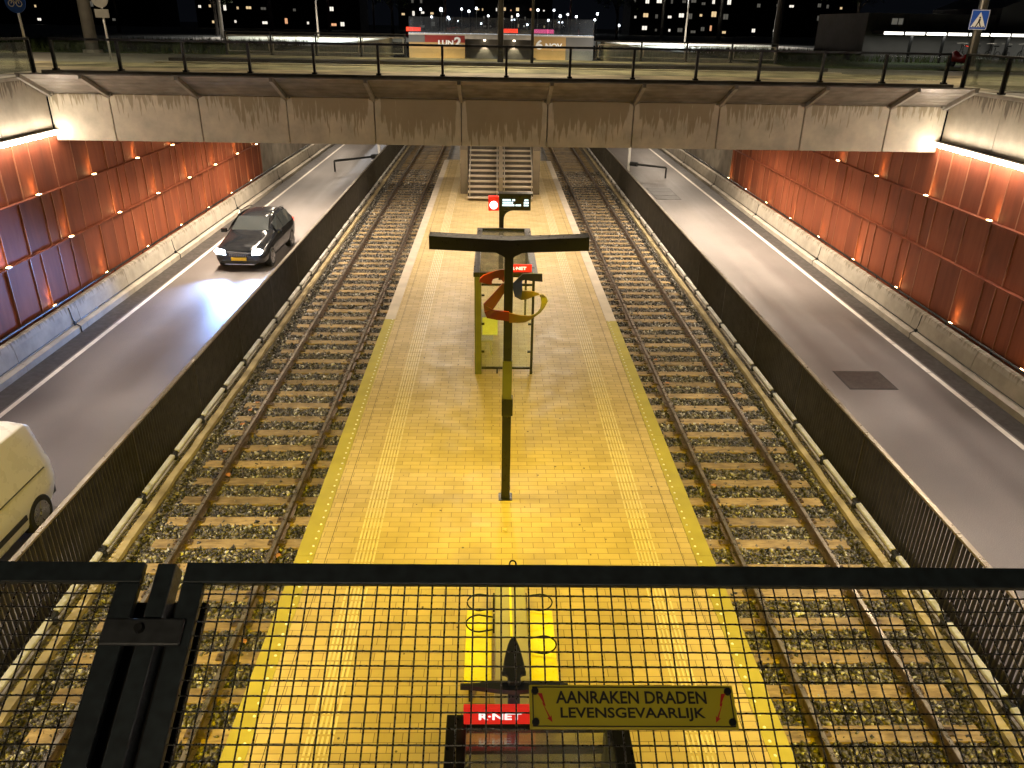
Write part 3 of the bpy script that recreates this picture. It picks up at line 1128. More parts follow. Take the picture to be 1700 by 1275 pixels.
ceiling_lum(9.3, 24, 37, 5.5, 'long ceiling luminaire under the far bridge over the right road', L_BRIDGE_ROAD, NEUT, spread=105)

# ================================================================ the near bridge (under the viewer) and its leaning fence
nb = thing('road_bridge', 'concrete bridge deck under the viewer with a leaning wire mesh fence on its edge', 'bridge', (0.2, 0.2, 4.5))
mb = MB()
mb.box(bx0, bx1, -14, 0.2, 5.75, 6.2)
mb.build('deck', M['deck'], nb)
mb = MB()
mb.box(bx0, bx1, -.1, .2, 4.5, 5.74)
mb.build('girder', M['concrete'], nb)

SA = R(28.5)
FD = Vector((0, -math.cos(SA), -math.sin(SA)))      # down the slope, towards the viewer
FN = Vector((0, -math.sin(SA), math.cos(SA)))       # out of the upper face
FO = Vector((0, 1.525, 6.402))
FT = 0.008                                          # it sinks a little to the right
def fp(x, w, n=0.0):
    return FO + Vector((x, -FT * .9 * (x + .1), -FT * .3 * (x + .1))) + FD * w + FN * n
UX = (fp(1, 0) - fp(0, 0)).normalized()
FL = 1.42
def bar(mb, x0, x1, w0, w1, n0=-.02, n1=.0, mi=0):
    c = (fp(x0, w0, n0) + fp(x1, w1, n1)) / 2
    mb.obox(c, UX * (x1 - x0) / 2, FD * (w1 - w0) / 2, FN * (n1 - n0) / 2, mi)

def mesh_panel(x0, x1, label):
    t = thing('mesh_fence_panel', label, 'fence panel', tuple(fp((x0 + x1) / 2, FL)))
    mb = MB()
    B = .052
    bar(mb, x0, x1, 0, B)
    bar(mb, x0, x1, FL - B, FL)
    bar(mb, x0, x0 + B, B + .0005, FL - B - .0005)
    bar(mb, x1 - B, x1, B + .0005, FL - B - .0005)
    mb.build('frame', M['nearfence'], t, bevel=.003)
    mb = MB()
    P = .0332
    r = .0021
    nx = int((x1 - x0 - 2 * B) / P)
    x = x0 + B + ((x1 - x0 - 2 * B) - nx * P) / 2
    k = 0
    while x < x1 - B + .001:
        mb.cyl(fp(x, B * .6, -.012), fp(x, FL - B * .6, -.012), r, n=6, caps=False)
        x += P
    w = B + P * .75
    while w < FL - B:
        # cross wires are crimped over and under the long ones
        pts = []
        xx = x0 + B * .6
        q = 0
        while xx < x1 - B * .5:
            pts.append(fp(xx, w, -.0095 + (.0012 if q % 2 else -.0008)))
            xx += P / 2
            q += 1
        mb.tube(pts, r, 6)
        w += P
    mb.build('wire_mesh', M['wire'], t, smooth=True, fix=False)
    return t
mesh_panel(-2.45, -.842, 'black framed wire mesh fence panel left of the fence post')
mesh_panel(-.741, 1.75, 'wide black framed wire mesh fence panel carrying the yellow warning sign')

t = thing('fence_post', 'blue black steel post between the two mesh panels, with a clamp plate', 'fence post', tuple(fp(-.797, FL)))
mb = MB()
bar(mb, -.819, -.774, -.004, FL + .05, -.07, -.018)
mb.build('post', M['nearfence'], t, bevel=.003)
mb = MB()
bar(mb, -.892, -.708, .142, .206, .001, .012)
cl = mb.build('clamp_plate', M['clamp'], t, bevel=.006)
mb = MB()
q = fp(-.805, .168, .012)
mb.cyl(q, q + FN * .012, .012, .010, 8)
mb.build('bolt', M['black'], cl)
mb = MB()
bar(mb, -.885, -.695, .075, FL, -.085, -.0715)
mb.build('backing_bar', M['seam'], t)
mb = MB()
pts = []
c = fp(.052, -.004, -.01)
for k in range(17):
    a = math.pi * k / 16
    pts.append(c + UX * (.008 * math.cos(a)) - FD * (.010 * math.sin(a)))
mb.tube(pts, .0022, 6)
tag(mb.build('wire_loop', M['wire'], smooth=True), 'tiny wire loop standing on the top bar of the wide mesh panel', 'wire loop')

# warning sign
t = thing('warning_sign', 'yellow warning sign with red lightning arrows fixed to the mesh fence', 'sign', tuple(fp(.3, .35)))
sx0, sx1, sw0, sw1 = .085, .540, .286, .378
def sp(u, v, n=.0):          # u along the sign 0..1, v up 0..1
    return fp(sx0 + (sx1 - sx0) * u, sw1 - (sw1 - sw0) * v, n)
mb = MB()
bar(mb, sx0, sx1, sw0, sw1, -.006, .004)
mb.build('sign_board', M['signyellow'], t, bevel=.002)
SW, SH = sx1 - sx0, sw1 - sw0
mb = MB()
e = .014
for (u0, u1, v0, v1) in ((e, 1 - e, .045, .07), (e, 1 - e, .93, .955), (e, e + .006, .07, .93), (1 - e - .006, 1 - e, .07, .93)):
    c = (sp(u0, v0, .0045) + sp(u1, v1, .0045)) / 2
    mb.obox(c, UX * SW * (u1 - u0) / 2, FD * SH * (v1 - v0) / 2, FN * .0004)
put_text(mb, 'AANRAKEN DRADEN', sp(.128, .565, .0045), UX, -FD, SW * .735, SH * .29, .0005, .022)
put_text(mb, 'LEVENSGEVAARLIJK', sp(.148, .17, .0045), UX, -FD, SW * .70, SH * .31, .0005, .022)
mb.build('lettering', M['ink'], t)
mb = MB()
for flip in (0, 1):
    def lp(a, b):
        return (1 - a, b) if flip else (a, b)
    body = [(.040, .80), (.062, .80), (.078, .50), (.070, .52), (.098, .26), (.104, .30), (.108, .14), (.082, .235), (.091, .25), (.060, .60), (.068, .57)]
    pts = [lp(*q) for q in body]
    if flip:
        pts = pts[::-1]
    mb.add([sp(u, v, .0052) for u, v in pts], [tuple(range(len(pts)))])
mb.build('lightning_arrow', M['redink'], t, fix=False)
for u, v in ((.028, .85), (.972, .85), (.028, .15), (.972, .15)):
    mb = MB()
    q = sp(u, v, .004)
    mb.cyl(q, q + FN * .006, .0085, .0075, 12)
    mb.build('screw', M['black'], t)

# added fill lamps, and luminaires hung under the near bridge
for x, side in ((-2.6, 'left'), (3.0, 'right')):  # added to spread yellow light evenly over the platform
    t = thing('fill_flood', 'added yellow fill lamp under the near bridge edge over the %s platform half' % side, 'fill_flood', (x, .5, 5.3))
    mb = MB()
    mb.box(x - .25, x + .25, .3, .62, 5.2, 5.5)
    mb.build('housing', M['black'], t, bevel=.02)
    mb = MB()
    mb.box(x - .2, x + .2, .4, .6, 5.18, 5.195)
    mb.build('lens', M['lampyellow'], t)
    lamp('fill_flood_lamp', 'SPOT', (x, .66, 5.14), t, L_FLOOD, (1.0, .74, 0.0), (x * .9, 11.5, 0), None, None, 53, .9, .2)
for x, side in ((-5.4, 'left'), (5.9, 'right')):  # two more added lamps, bringing yellow light onto the tracks
    t = thing('fill_flood', 'added yellow fill lamp under the near bridge edge over the %s track' % side, 'fill_flood', (x, .5, 5.3))
    mb = MB()
    mb.box(x - .25, x + .25, .3, .62, 5.2, 5.5)
    mb.build('housing', M['black'], t, bevel=.02)
    mb = MB()
    mb.box(x - .2, x + .2, .4, .6, 5.18, 5.195)
    mb.build('lens', M['lampyellow'], t)
    lamp('fill_flood_lamp', 'SPOT', (x, .66, 5.14), t, L_FLOOD * .62, (1.0, .74, 0.0), (x * .86, 9.5, -.4), None, None, 56, .9, .2)
ceiling_lum(-2.4, -9, -.5, 5.4, 'ceiling luminaire under the near bridge over the left half of the platform', L_NEAR, YWARM)
ceiling_lum(2.8, -9, -.5, 5.4, 'ceiling luminaire under the near bridge over the right half of the platform', L_NEAR, YWARM)
ceiling_lum(-8.9, -9, -.5, 5.4, 'ceiling luminaire under the near bridge over the left road', L_NEAR * 2, COOL)
ceiling_lum(9.3, -9, -.5, 5.4, 'ceiling luminaire under the near bridge over the right road', L_NEAR * 2, COOL)

# ================================================================ the sign pole with the coloured figures
PX, PY = .235, 11.55
t = thing('sign_pole', 'black T shaped sign pole standing in the middle of the platform', 'sign pole', (PX, PY, 0))
mb = MB()
mb.box(PX - .075, PX + .075, PY - .075, PY + .075, 0, 1.66)
mb.box(PX - .085, PX + .10, PY - .085, PY + .085, 1.66, 1.98)
mb.box(PX - .07, PX + .07, PY - .07, PY + .07, 2.66, 4.50)
mb.build('pole', M['frame'], t, bevel=.008)
mb = MB()
mb.box(PX - .078, PX + .078, PY - .078, PY + .078, 1.981, 2.658)
mb.build('lit_sleeve', M['yellowlit'], t)  # stretch of pole with reflected yellow light put into its colour
mb = MB()
mb.box(PX - .12, PX + .12, PY - .12, PY + .12, 0, .012)
mb.build('base_plate', M['frame'], t)
# T arm: a flat V with rounded inner corners, thin at the ends
half = 1.21
top, bot = [], []
for k in range(-12, 13):
    u = k / 12 * half
    a = abs(u)
    top.append((u, 4.665 + .055 * (a / half)))
    fil = 0.0
    base = 4.50 + .05 * (a / half)
    if a < .22:
        q = max(0.0, a - .07) / .15
        base -= .12 * (1 - math.sqrt(max(0, 1 - (1 - q) ** 2)))
    bot.append((u, base))
core = [(PX + u, z + .004) for u, z in bot] + [(PX + u, z - .002) for u, z in reversed(top)]
poly = [(PX + u, z - .034) for u, z in bot] + [(PX + u, z) for u, z in reversed(top)]
mb = MB()
mb.plate(core, (0, PY + .108, 0), (1, 0, 0), (0, 0, 1), .216)
mb.plate(poly, (0, PY + .13, 0), (1, 0, 0), (0, 0, 1), .021)
mb.plate(poly, (0, PY - .109, 0), (1, 0, 0), (0, 0, 1), .021)
arm_o = mb.build('cross_arm', M['frame'], t)
for sg in (-1, 1):
    xm = PX + sg * .70
    mb = MB()
    mb.obox((xm, PY, 4.517), Vector((.42, 0, .0175 * sg)), (0, .09, 0), (0, 0, .006))
    mb.build('lamp_lens', M['lampyellow'], arm_o)
    lamp('arm_lamp', 'AREA', (xm, PY, 4.50), arm_o, L_YELLOW, YEL, None, .84, .18, rot=(0, 0, 0))

DR, RD, MG, RO, ORG, GLD, OLV, BLU, NVY = (.16, .006, .008), (.26, .008, .010), (.20, .008, .06), (.28, .007, .008), (.34, .14, .015), (.30, .19, .025), (.17, .14, .035), (.02, .045, .60), (.010, .010, .12)
# (upper edge), (lower edge), colour, forward shift - the folded band from the tip of the 2 to the end of the 5
RIB = [((75, 335), (180, 355), RD, 0), ((82, 305), (180, 330), RD, 0), ((110, 278), (188, 310), RD, 0), ((180, 252), (212, 303), DR, 0), ((250, 232), (238, 300), DR, 0),
       ((300, 230), (262, 320), DR, 0), ((318, 262), (272, 336), DR, .01), ((272, 335), (300, 392), DR, .02), ((230, 378), (272, 428), RD, .04), ((190, 420), (245, 468), RD, .06), ((110, 498), (190, 540), MG, .09),
       ((190, 541), (118, 556), MG, .105), ((205, 543), (140, 607), MG, .11), ((260, 550), (220, 622), RO, .11), ((319, 557), (319, 633), RO, .11), ((320, 566), (320, 645), ORG, .11),
       ((400, 585), (400, 648), GLD, .10), ((450, 592), (450, 645), GLD, .09), ((490, 596), (490, 630), GLD, .07), ((530, 586), (538, 600), OLV, .05), ((550, 572), (575, 575), OLV, .04), ((572, 545), (607, 537), OLV, .03),
       ((582, 500), (634, 490), OLV, .0), ((576, 462), (626, 462), OLV, -.02), ((566, 440), (598, 440), OLV, -.02), ((560, 427), (566, 441), GLD, -.02), ((500, 408), (520, 450), GLD, 0), ((455, 403), (472, 471), GLD, .01),
       ((425, 404), (418, 478), OLV, .01), ((429, 406), (366, 452), BLU, 0), ((427, 380), (352, 396), BLU, 0), ((425, 337), (350, 345), BLU, 0), ((429, 322), (386, 311), NVY, 0), ((446, 316), (430, 268), NVY, 0),
       ((500, 324), (500, 264), NVY, 0), ((592, 331), (590, 266), NVY, 0)]
Mc = (Matrix.Rotation(YAW, 3, 'Z') @ Matrix.Rotation(math.pi / 2 - PITCH, 3, 'X') @ Matrix.Rotation(ROLL, 3, 'Z'))
def ray_at_y(px, py, Y):
    d = Mc @ Vector(((px - 850) / 1277, -(py - 637.5) / 1277, -1))
    return CAM_P + d * (Y / d.y)
def px25(p):
    q = ray_at_y(780 + p[0] / 4.907, 400 + p[1] / 4.907, PY)
    return q.x, q.z
vs, fs, cols = [], [], []
th = .014
for up, lo, c, fw in RIB:
    ua, ub = px25(up), px25(lo)
    yy = PY - fw
    for (xx, zz), sy in ((ua, -1), (ub, -1), (ub, 1), (ua, 1)):
        vs.append((xx, yy + sy * th, zz))
        cols.append((*[q * .42 for q in c], 1))
n = len(RIB)
for i in range(n - 1):
    for k in range(4):
        fs.append((i * 4 + k, i * 4 + (k + 1) % 4, i * 4 + 4 + (k + 1) % 4, i * 4 + 4 + k))
fs += [(3, 2, 1, 0), tuple((n - 1) * 4 + k for k in range(4))]
m, nt, b = new_mat("ribbon_paint")
at = N(nt, 'ShaderNodeAttribute', attribute_name='paint')
nt.links.new(at.outputs['Color'], b.inputs['Base Color'])
b.inputs['Roughness'].default_value = 0.4
mb = MB()
mb.add(vs, fs)
rib = mb.build('number_ribbon', m)
ca = rib.data.color_attributes.new('paint', 'FLOAT_COLOR', 'POINT')
ca.data.foreach_set('color', [x for c in cols for x in c])
tag(rib, 'multicoloured ribbon shaped into the number 25 on the black pole', 'number sign')

# ================================================================ shelter (built at the origin, RNET end at y = 0)
SHW = .68
def make_shelter():
    t = thing('tram_shelter', 'narrow glass tram shelter in the middle of the platform behind the number sign', 'shelter', (0, 0, 0), 'glass tram shelters')
    mb = MB()
    mb.box(-SHW - .02, -SHW + .14, .0, .14, 0, 2.42)
    mb.build('post', M['yellowlit'], t, bevel=.01)  # colour holds the yellow light falling on this post
    for (x, y) in ((SHW - .06, .02), (-SHW, 4.1), (SHW - .06, 4.1), (-SHW, 2.1)):
        mb = MB()
        mb.box(x, x + .06, y, y + .06, 0, 2.42)
        mb.build('post', M['frame'], t)
    # end screen
    mb = MB()
    for x0, x1, z0, z1 in ((-SHW + .142, SHW - .062, .12, .17), (-SHW + .142, SHW - .062, 2.2, 2.25)):
        mb.box(x0, x1, .04, .08, z0, z1)
    mb.box(-.18, -.15, .05, .07, 0, .12)
    for z in (.55, 1.25, 1.95):
        mb.box(-SHW + .142, -SHW + .21, .03, .09, z, z + .04)
        mb.box(SHW - .13, SHW - .062, .03, .09, z, z + .04)
    mb.build('end_frame', M['frame'], t)
    mb = MB()
    mb.box(-SHW + .145, SHW - .065, .055, .065, .175, 2.195)
    mb.build('pane', M['shelterglass'], t)
    for y0, y1 in ((.16, 2.08), (2.18, 4.08)):
        mb = MB()
        mb.box(-SHW + .02, -SHW + .03, y0, y1, .15, 2.2)
        mb.build('pane', M['shelterglass'], t)
    mb = MB()
    mb.box(-SHW + .16, -.16, .085, .09, .98, 1.42)
    mb.build('timetable', M['paper'], t)
    # roof: a frame with a slightly pitched glass sheet
    mb = MB()
    for x0, x1, y0, y1 in ((-SHW - .04, -SHW + .10, -.03, 4.24), (SHW - .10, SHW + .06, -.03, 4.24), (-SHW + .10, SHW - .10, -.03, .07), (-SHW + .10, SHW - .10, 4.14, 4.24), (-SHW + .10, SHW - .10, 2.07, 2.12)):
        mb.box(x0, x1, y0, y1, 2.425, 2.53)
    rf = mb.build('roof', M['frame'], t, bevel=.006)
    mb = MB()
    mb.box(-SHW + .102, SHW - .102, .072, 2.068, 2.47, 2.485)
    mb.box(-SHW + .102, SHW - .102, 2.122, 4.138, 2.47, 2.485)
    mb.build('roof_glass', M['roofglass'], rf)
    # red sign standing on the roof edge, lettered on both faces
    mb = MB()
    mb.box(.02, .60, .03, .075, 2.535, 2.71)
    sg = mb.build('name_sign', M['redlit'], t, bevel=.004)
    mb = MB()
    put_text(mb, 'R·NET', (.14, .03, 2.585), (1, 0, 0), (0, 0, 1), .34, .075, .0015, .03)
    put_text(mb, 'R·NET', (.48, .075, 2.585), (-1, 0, 0), (0, 0, 1), .34, .075, .0015, .03)
    mb.build('lettering', M['whitelit'], sg, fix=False)
    # bench inside
    mb = MB()
    mb.box(-SHW + .06, -SHW + .42, 1.0, 3.4, .43, .47)
    for y in (1.2, 3.2):
        mb.box(-SHW + .08, -SHW + .12, y, y + .05, 0, .43)
        mb.box(-SHW + .34, -SHW + .38, y, y + .05, 0, .43)
    mb.build('bench', M['mast'], t)
    return t
sh = make_shelter()
sh.location = (.265, 16.85, 0)
dup(sh, None, (.385, 4.50, 0), math.pi, 'glass tram shelter seen from above at the bottom, its roof edge under the red sign')

# far display pole
DX, DY = .24, 24.5
t = thing('display_pole', 'tram departure display pole with a red clock box, in front of the stairs', 'display', (DX, DY, 0))
mb = MB()
mb.box(DX - .075, DX + .075, DY - .07, DY + .07, 0, 2.3)
fil = [(DX + .075, 2.0)] + [(DX + .075 + .28 * (1 - math.cos(a)), 2.0 + .28 * math.sin(a)) for a in [R(15 * k) for k in range(1, 7)]] + [(DX + .075, 2.28)]
mb.plate(fil, (0, DY + .06, 0), (1, 0, 0), (0, 0, 1), .12)
mb.build('pole', M['frame'], t)
mb = MB()
mb.box(DX - .08, DX + .92, DY - .14, DY + .14, 2.30, 2.78)
mb.box(DX - .12, DX + .98, DY - .18, DY + .18, 2.785, 2.83)
ds = mb.build('display_case', M['frame'], t, bevel=.01)
for k, (row, segs) in enumerate(((2.60, ((.03, .30), (.33, .42), (.72, .86))), (2.52, ((.03, .36), (.70, .86))), (2.44, ((.02, .40), (.44, .62), (.70, .86))))):
    mb = MB()
    mb.box(DX + .02, DX + .87, DY - .1425, DY - .1405, row - .006, row + .061, 1)
    for a, b2 in segs:
        x = a
        while x < b2 - .02:
            w = random.choice((.018, .03, .04))
            mb.box(DX + x, DX + min(x + w, b2), DY - .150, DY - .142, row, row + .055)
            x += w + .008
    mb.build('display_row', [M['cyan'], M['frame']], ds)
mb = MB()
mb.box(DX - .42, DX - .085, DY - .12, DY + .12, 2.28, 2.72)
ck = mb.build('clock_box', M['redlit'], t, bevel=.02)
mb = MB()
mb.cyl((DX - .25, DY - .121, 2.46), (DX - .25, DY - .132, 2.46), .125, n=24)
mb.build('clock_face', M['clock'], ck)

# ================================================================ bench under the near bridge
BX, B0, B1 = .245, 6.78, 8.50
t = thing('double_bench', 'double sided bench with bright yellow seats and a grey middle spine', 'bench', (BX, B0, 0))
mb = MB()
mb.box(BX - .20, BX + .20, B0 - .3, 8.36, 0, .88)
mb.build('spine', M['spine'], t, bevel=.015)
mb = MB()
mb.box(BX - .014, BX + .014, B0 - .3, 8.36, .8805, .892)
mb.build('yellow_strip', M['seat'], t)
for s in (-1, 1):
    mb = MB()
    a, b2 = BX + s * .235, BX + s * .575
    mb.box(min(a, b2), max(a, b2), B0, B1 - .35, .41, .45)
    a2 = BX + s * .535
    mb.build('seat', M['seat'], t, bevel=.012)
    mb = MB()
    for y in (B0 + .2, B1 - .6):
        mb.box(min(a, a2), max(a, a2), y, y + .05, .36, .405)
        mb.box(min(BX + s * .48, BX + s * .52), max(BX + s * .48, BX + s * .52), y, y + .05, 0, .36)
    mb.build('seat_support', M['frame'], t)
    for y in ((7.72, 8.12) if s < 0 else (7.34, 8.12)):
        mb = MB()
        pts = [(BX + s * .20, y, .68)]
        for k in range(13):
            a = math.pi * k / 12
            pts.append((BX + s * (.40 + .17 * math.sin(a)), y + .045 * math.cos(a), .58 + .10 * math.cos(a)))
        pts.append((BX + s * .20, y, .48))
        mb.tube(pts, .011, 6)
        mb.build('armrest', M['frame'], t, smooth=True)
        mb = MB()
        mb.box(min(BX + s * .201, BX + s * .225), max(BX + s * .201, BX + s * .225), y - .05, y + .05, .46, .70)
        mb.build('armrest_bracket', M['frame'], t)

# lamp pole with the leaf-shaped head
LX, LY = .19, 4.66
t = thing('lamp_pole', 'dark lamp pole with a leaf shaped head and thin cross arm above the red sign', 'lamp pole', (LX, LY, 0))
mb = MB()
mb.cyl((LX, LY, 0), (LX, LY, 2.68), .06, .05, 14)
mb.build('pole', M['slate'], t, smooth=True)
mb = MB()
leaf = [(-.052, -.02), (-.055, .05), (-.066, .07), (-.098, .085)]
for k in range(9):
    u = k / 8
    leaf.append((-.098 * (1 - u) ** .62 * (1 + .16 * u), .085 + .40 * u))
leaf += [(-x, y) for x, y in reversed(leaf[:-1])]
leaf = leaf[::-1]
mb.plate([(x, y) for x, y in leaf], (LX, LY, 2.72), (1, 0, 0), (0, 1, .05), .05)
mb.build('lamp_head', M['slate'], t, bevel=.012)
mb = MB()
arm = []
for k in range(-12, 13):
    u = k / 12
    arm.append((u * .44, -.03 - .035 * math.cos(u * math.pi / 2) ** 2 * 1.4))
arm2 = [(x, y + .028 + .075 * math.cos(x / .44 * math.pi / 2) ** 2) for x, y in arm]
mb.plate(arm + arm2[::-1], (LX, LY + .01, 2.68), (1, 0, 0), (0, 1, 0), .045)
mb.build('cross_arm', M['slate'], t)

# ================================================================ stairs
t = thing('staircase', 'stairs climbing from the far end of the platform towards the bridge', 'stairs', (.3, 36.8, 0))
for sgn, x0, x1 in ((-1, -1.25, .20), (1, .42, 1.86)):
    mb = MB()
    for k in range(24):
        y = 36.8 + .36 * k
        mb.box(x0, x1, y, y + .34, .19 * (k + 1) - .05, .19 * (k + 1))
    mb.build('flight', M['stairtread'], t, bevel=.008)
mb = MB()
for k in range(24):
    y = 36.8 + .36 * k
    mb.box(-1.25, 1.86, y + .335, y + .35, .19 * (k + 1), .19 * (k + 2) - .052)
mb.build('tread_gap_shade', M['hatch'], t)  # dark sheets paint the shade in the open gaps between treads
for x in (-1.66, 1.88):
    mb = MB()
    w = .36
    mb.add([(x, 38.6, 0), (x + w, 38.6, 0), (x + w, 38.6, 2.1), (x, 38.6, 2.1), (x, 46, 3.0), (x + w, 46, 3.0), (x + w, 46, 6.0), (x, 46, 6.0)],
           [(0, 1, 2, 3), (4, 7, 6, 5), (0, 4, 5, 1), (1, 5, 6, 2), (2, 6, 7, 3), (3, 7, 4, 0)])
    mb.build('side_wall', M['stairside'], t)
mb = MB()
mb.add([(.21, 36.9, 0), (.41, 36.9, 0), (.41, 36.9, 1.1), (.21, 36.9, 1.1), (.21, 45, 4.3), (.41, 45, 4.3), (.41, 45, 5.6), (.21, 45, 5.6)],
       [(0, 1, 2, 3), (4, 7, 6, 5), (0, 4, 5, 1), (1, 5, 6, 2), (2, 6, 7, 3), (3, 7, 4, 0)])
mb.build('middle_wall', M['stairside'], t)
mb = MB()
for x in (-1.15, .14, .48, 1.78):
    mb.tube([(x, 36.9, .2), (x, 36.9, 1.1), (x, 45, 5.4)], .025, 6)
mb.build('handrail', M['rib'], t)

# ================================================================ road details
for (x0, x1, y0, y1, lab) in ((8.70, 9.90, 16.76, 17.86, 'dark square steel hatch in the right road, nearest the viewer'),
                              (8.28, 9.55, 39.3, 42.3, 'dark ribbed steel hatch in the right road near the far bridge')):
    t = thing('road_hatch', lab, 'hatch', ((x0 + x1) / 2, (y0 + y1) / 2, ZR), 'steel hatches in the right road')
    mb = MB()
    mb.box(x0, x1, y0, y1, ZR, ZR + .005)
    mb.build('frame', M['seam'], t)
    mb = MB()
    n = 1 if y1 - y0 < 2 else 3
    for k in range(n):
        a = y0 + .035 + (y1 - y0 - .07) * k / n
        b2 = y0 + .035 + (y1 - y0 - .07) * (k + 1) / n - (.05 if n > 1 else 0)
        mb.box(x0 + .035, x1 - .035, a, b2, ZR + .002, ZR + .010)
    mb.build('lid', M['hatch'], t)
mb = MB()
mb.box(10.55, 10.95, 17.6, 19.0, ZR, ZR + .001)

def boom(xp, y, xa, ya, side):
    t = thing('boom_barrier', 'dark boom with a white post lying across the %s road under the far bridge' % side, 'boom barrier', (xp, y, ZR))
    mb = MB()
    mb.box(xp - .07, xp + .07, y - .07, y + .07, ZR, 1.35)
    mb.build('post', M['signwhite'], t, bevel=.01)
    mb = MB()
    d = Vector((xa - xp, ya - y, 0)).normalized()
    a = Vector((xp, y, .32)) + d * .2
    mb.tube([a, Vector((xa, ya, .30))], .06, 8)
    mb.cyl(a - d * .1, a + d * .35, .13, n=10)
    mb.cyl((xa, ya, ZR), (xa, ya, .3), .05, n=8)
    mb.build('boom', M['black'], t)
boom(-6.95, 48.2, -9.3, 46.2, 'left')
boom(7.95, 46.6, 9.95, 45.4, 'right')

# ================================================================ vehicles
def loft(stations, ring):
    mb = MB()
    n = len(ring(stations[0]))
    vs, fs = [], []
    for s in stations:
        vs += [(x, s[0], z) for x, z in ring(s)]
    m = len(stations)
    for i in range(m - 1):
        for k in range(n):
            fs.append((i * n + k, i * n + (k + 1) % n, (i + 1) * n + (k + 1) % n, (i + 1) * n + k))
    fs.append(tuple(range(n - 1, -1, -1)))
    fs.append(tuple((m - 1) * n + k for k in range(n)))
    mb.add(vs, fs)
    return mb

def subsurf(o, lv=2):
    s = o.modifiers.new('smooth', 'SUBSURF')
    s.levels = lv
    s.render_levels = lv
    o.data.polygons.foreach_set('use_smooth', [True] * len(o.data.polygons))

def wheel(t, x, y, r, w):
    mb = MB()
    pts = []
    mb.cyl((x - w / 2, y, r), (x + w / 2, y, r), r, n=28)
    tw = mb.build('wheel', M['tyre'], t, bevel=.025)
    mb = MB()
    s = 1 if x > 0 else -1
    for k in range(5):
        a = 2 * math.pi * k / 5
        c = Vector((x + s * (w / 2 + .004), y + .11 * math.cos(a) * r / .33, r + .11 * math.sin(a) * r / .33))
        mb.obox(c, (.008, 0, 0), Vector((0, math.cos(a), math.sin(a))) * r * .33, Vector((0, -math.sin(a), math.cos(a))) * .035)
    mb.cyl((x + s * (w / 2 - .01), y, r), (x + s * (w / 2 + .002), y, r), r * .68, n=24)
    mb.cyl((x + s * (w / 2 + .003), y, r), (x + s * (w / 2 + .02), y, r), r * .16, n=12)
    mb.build('rim', M['alloy'], tw)

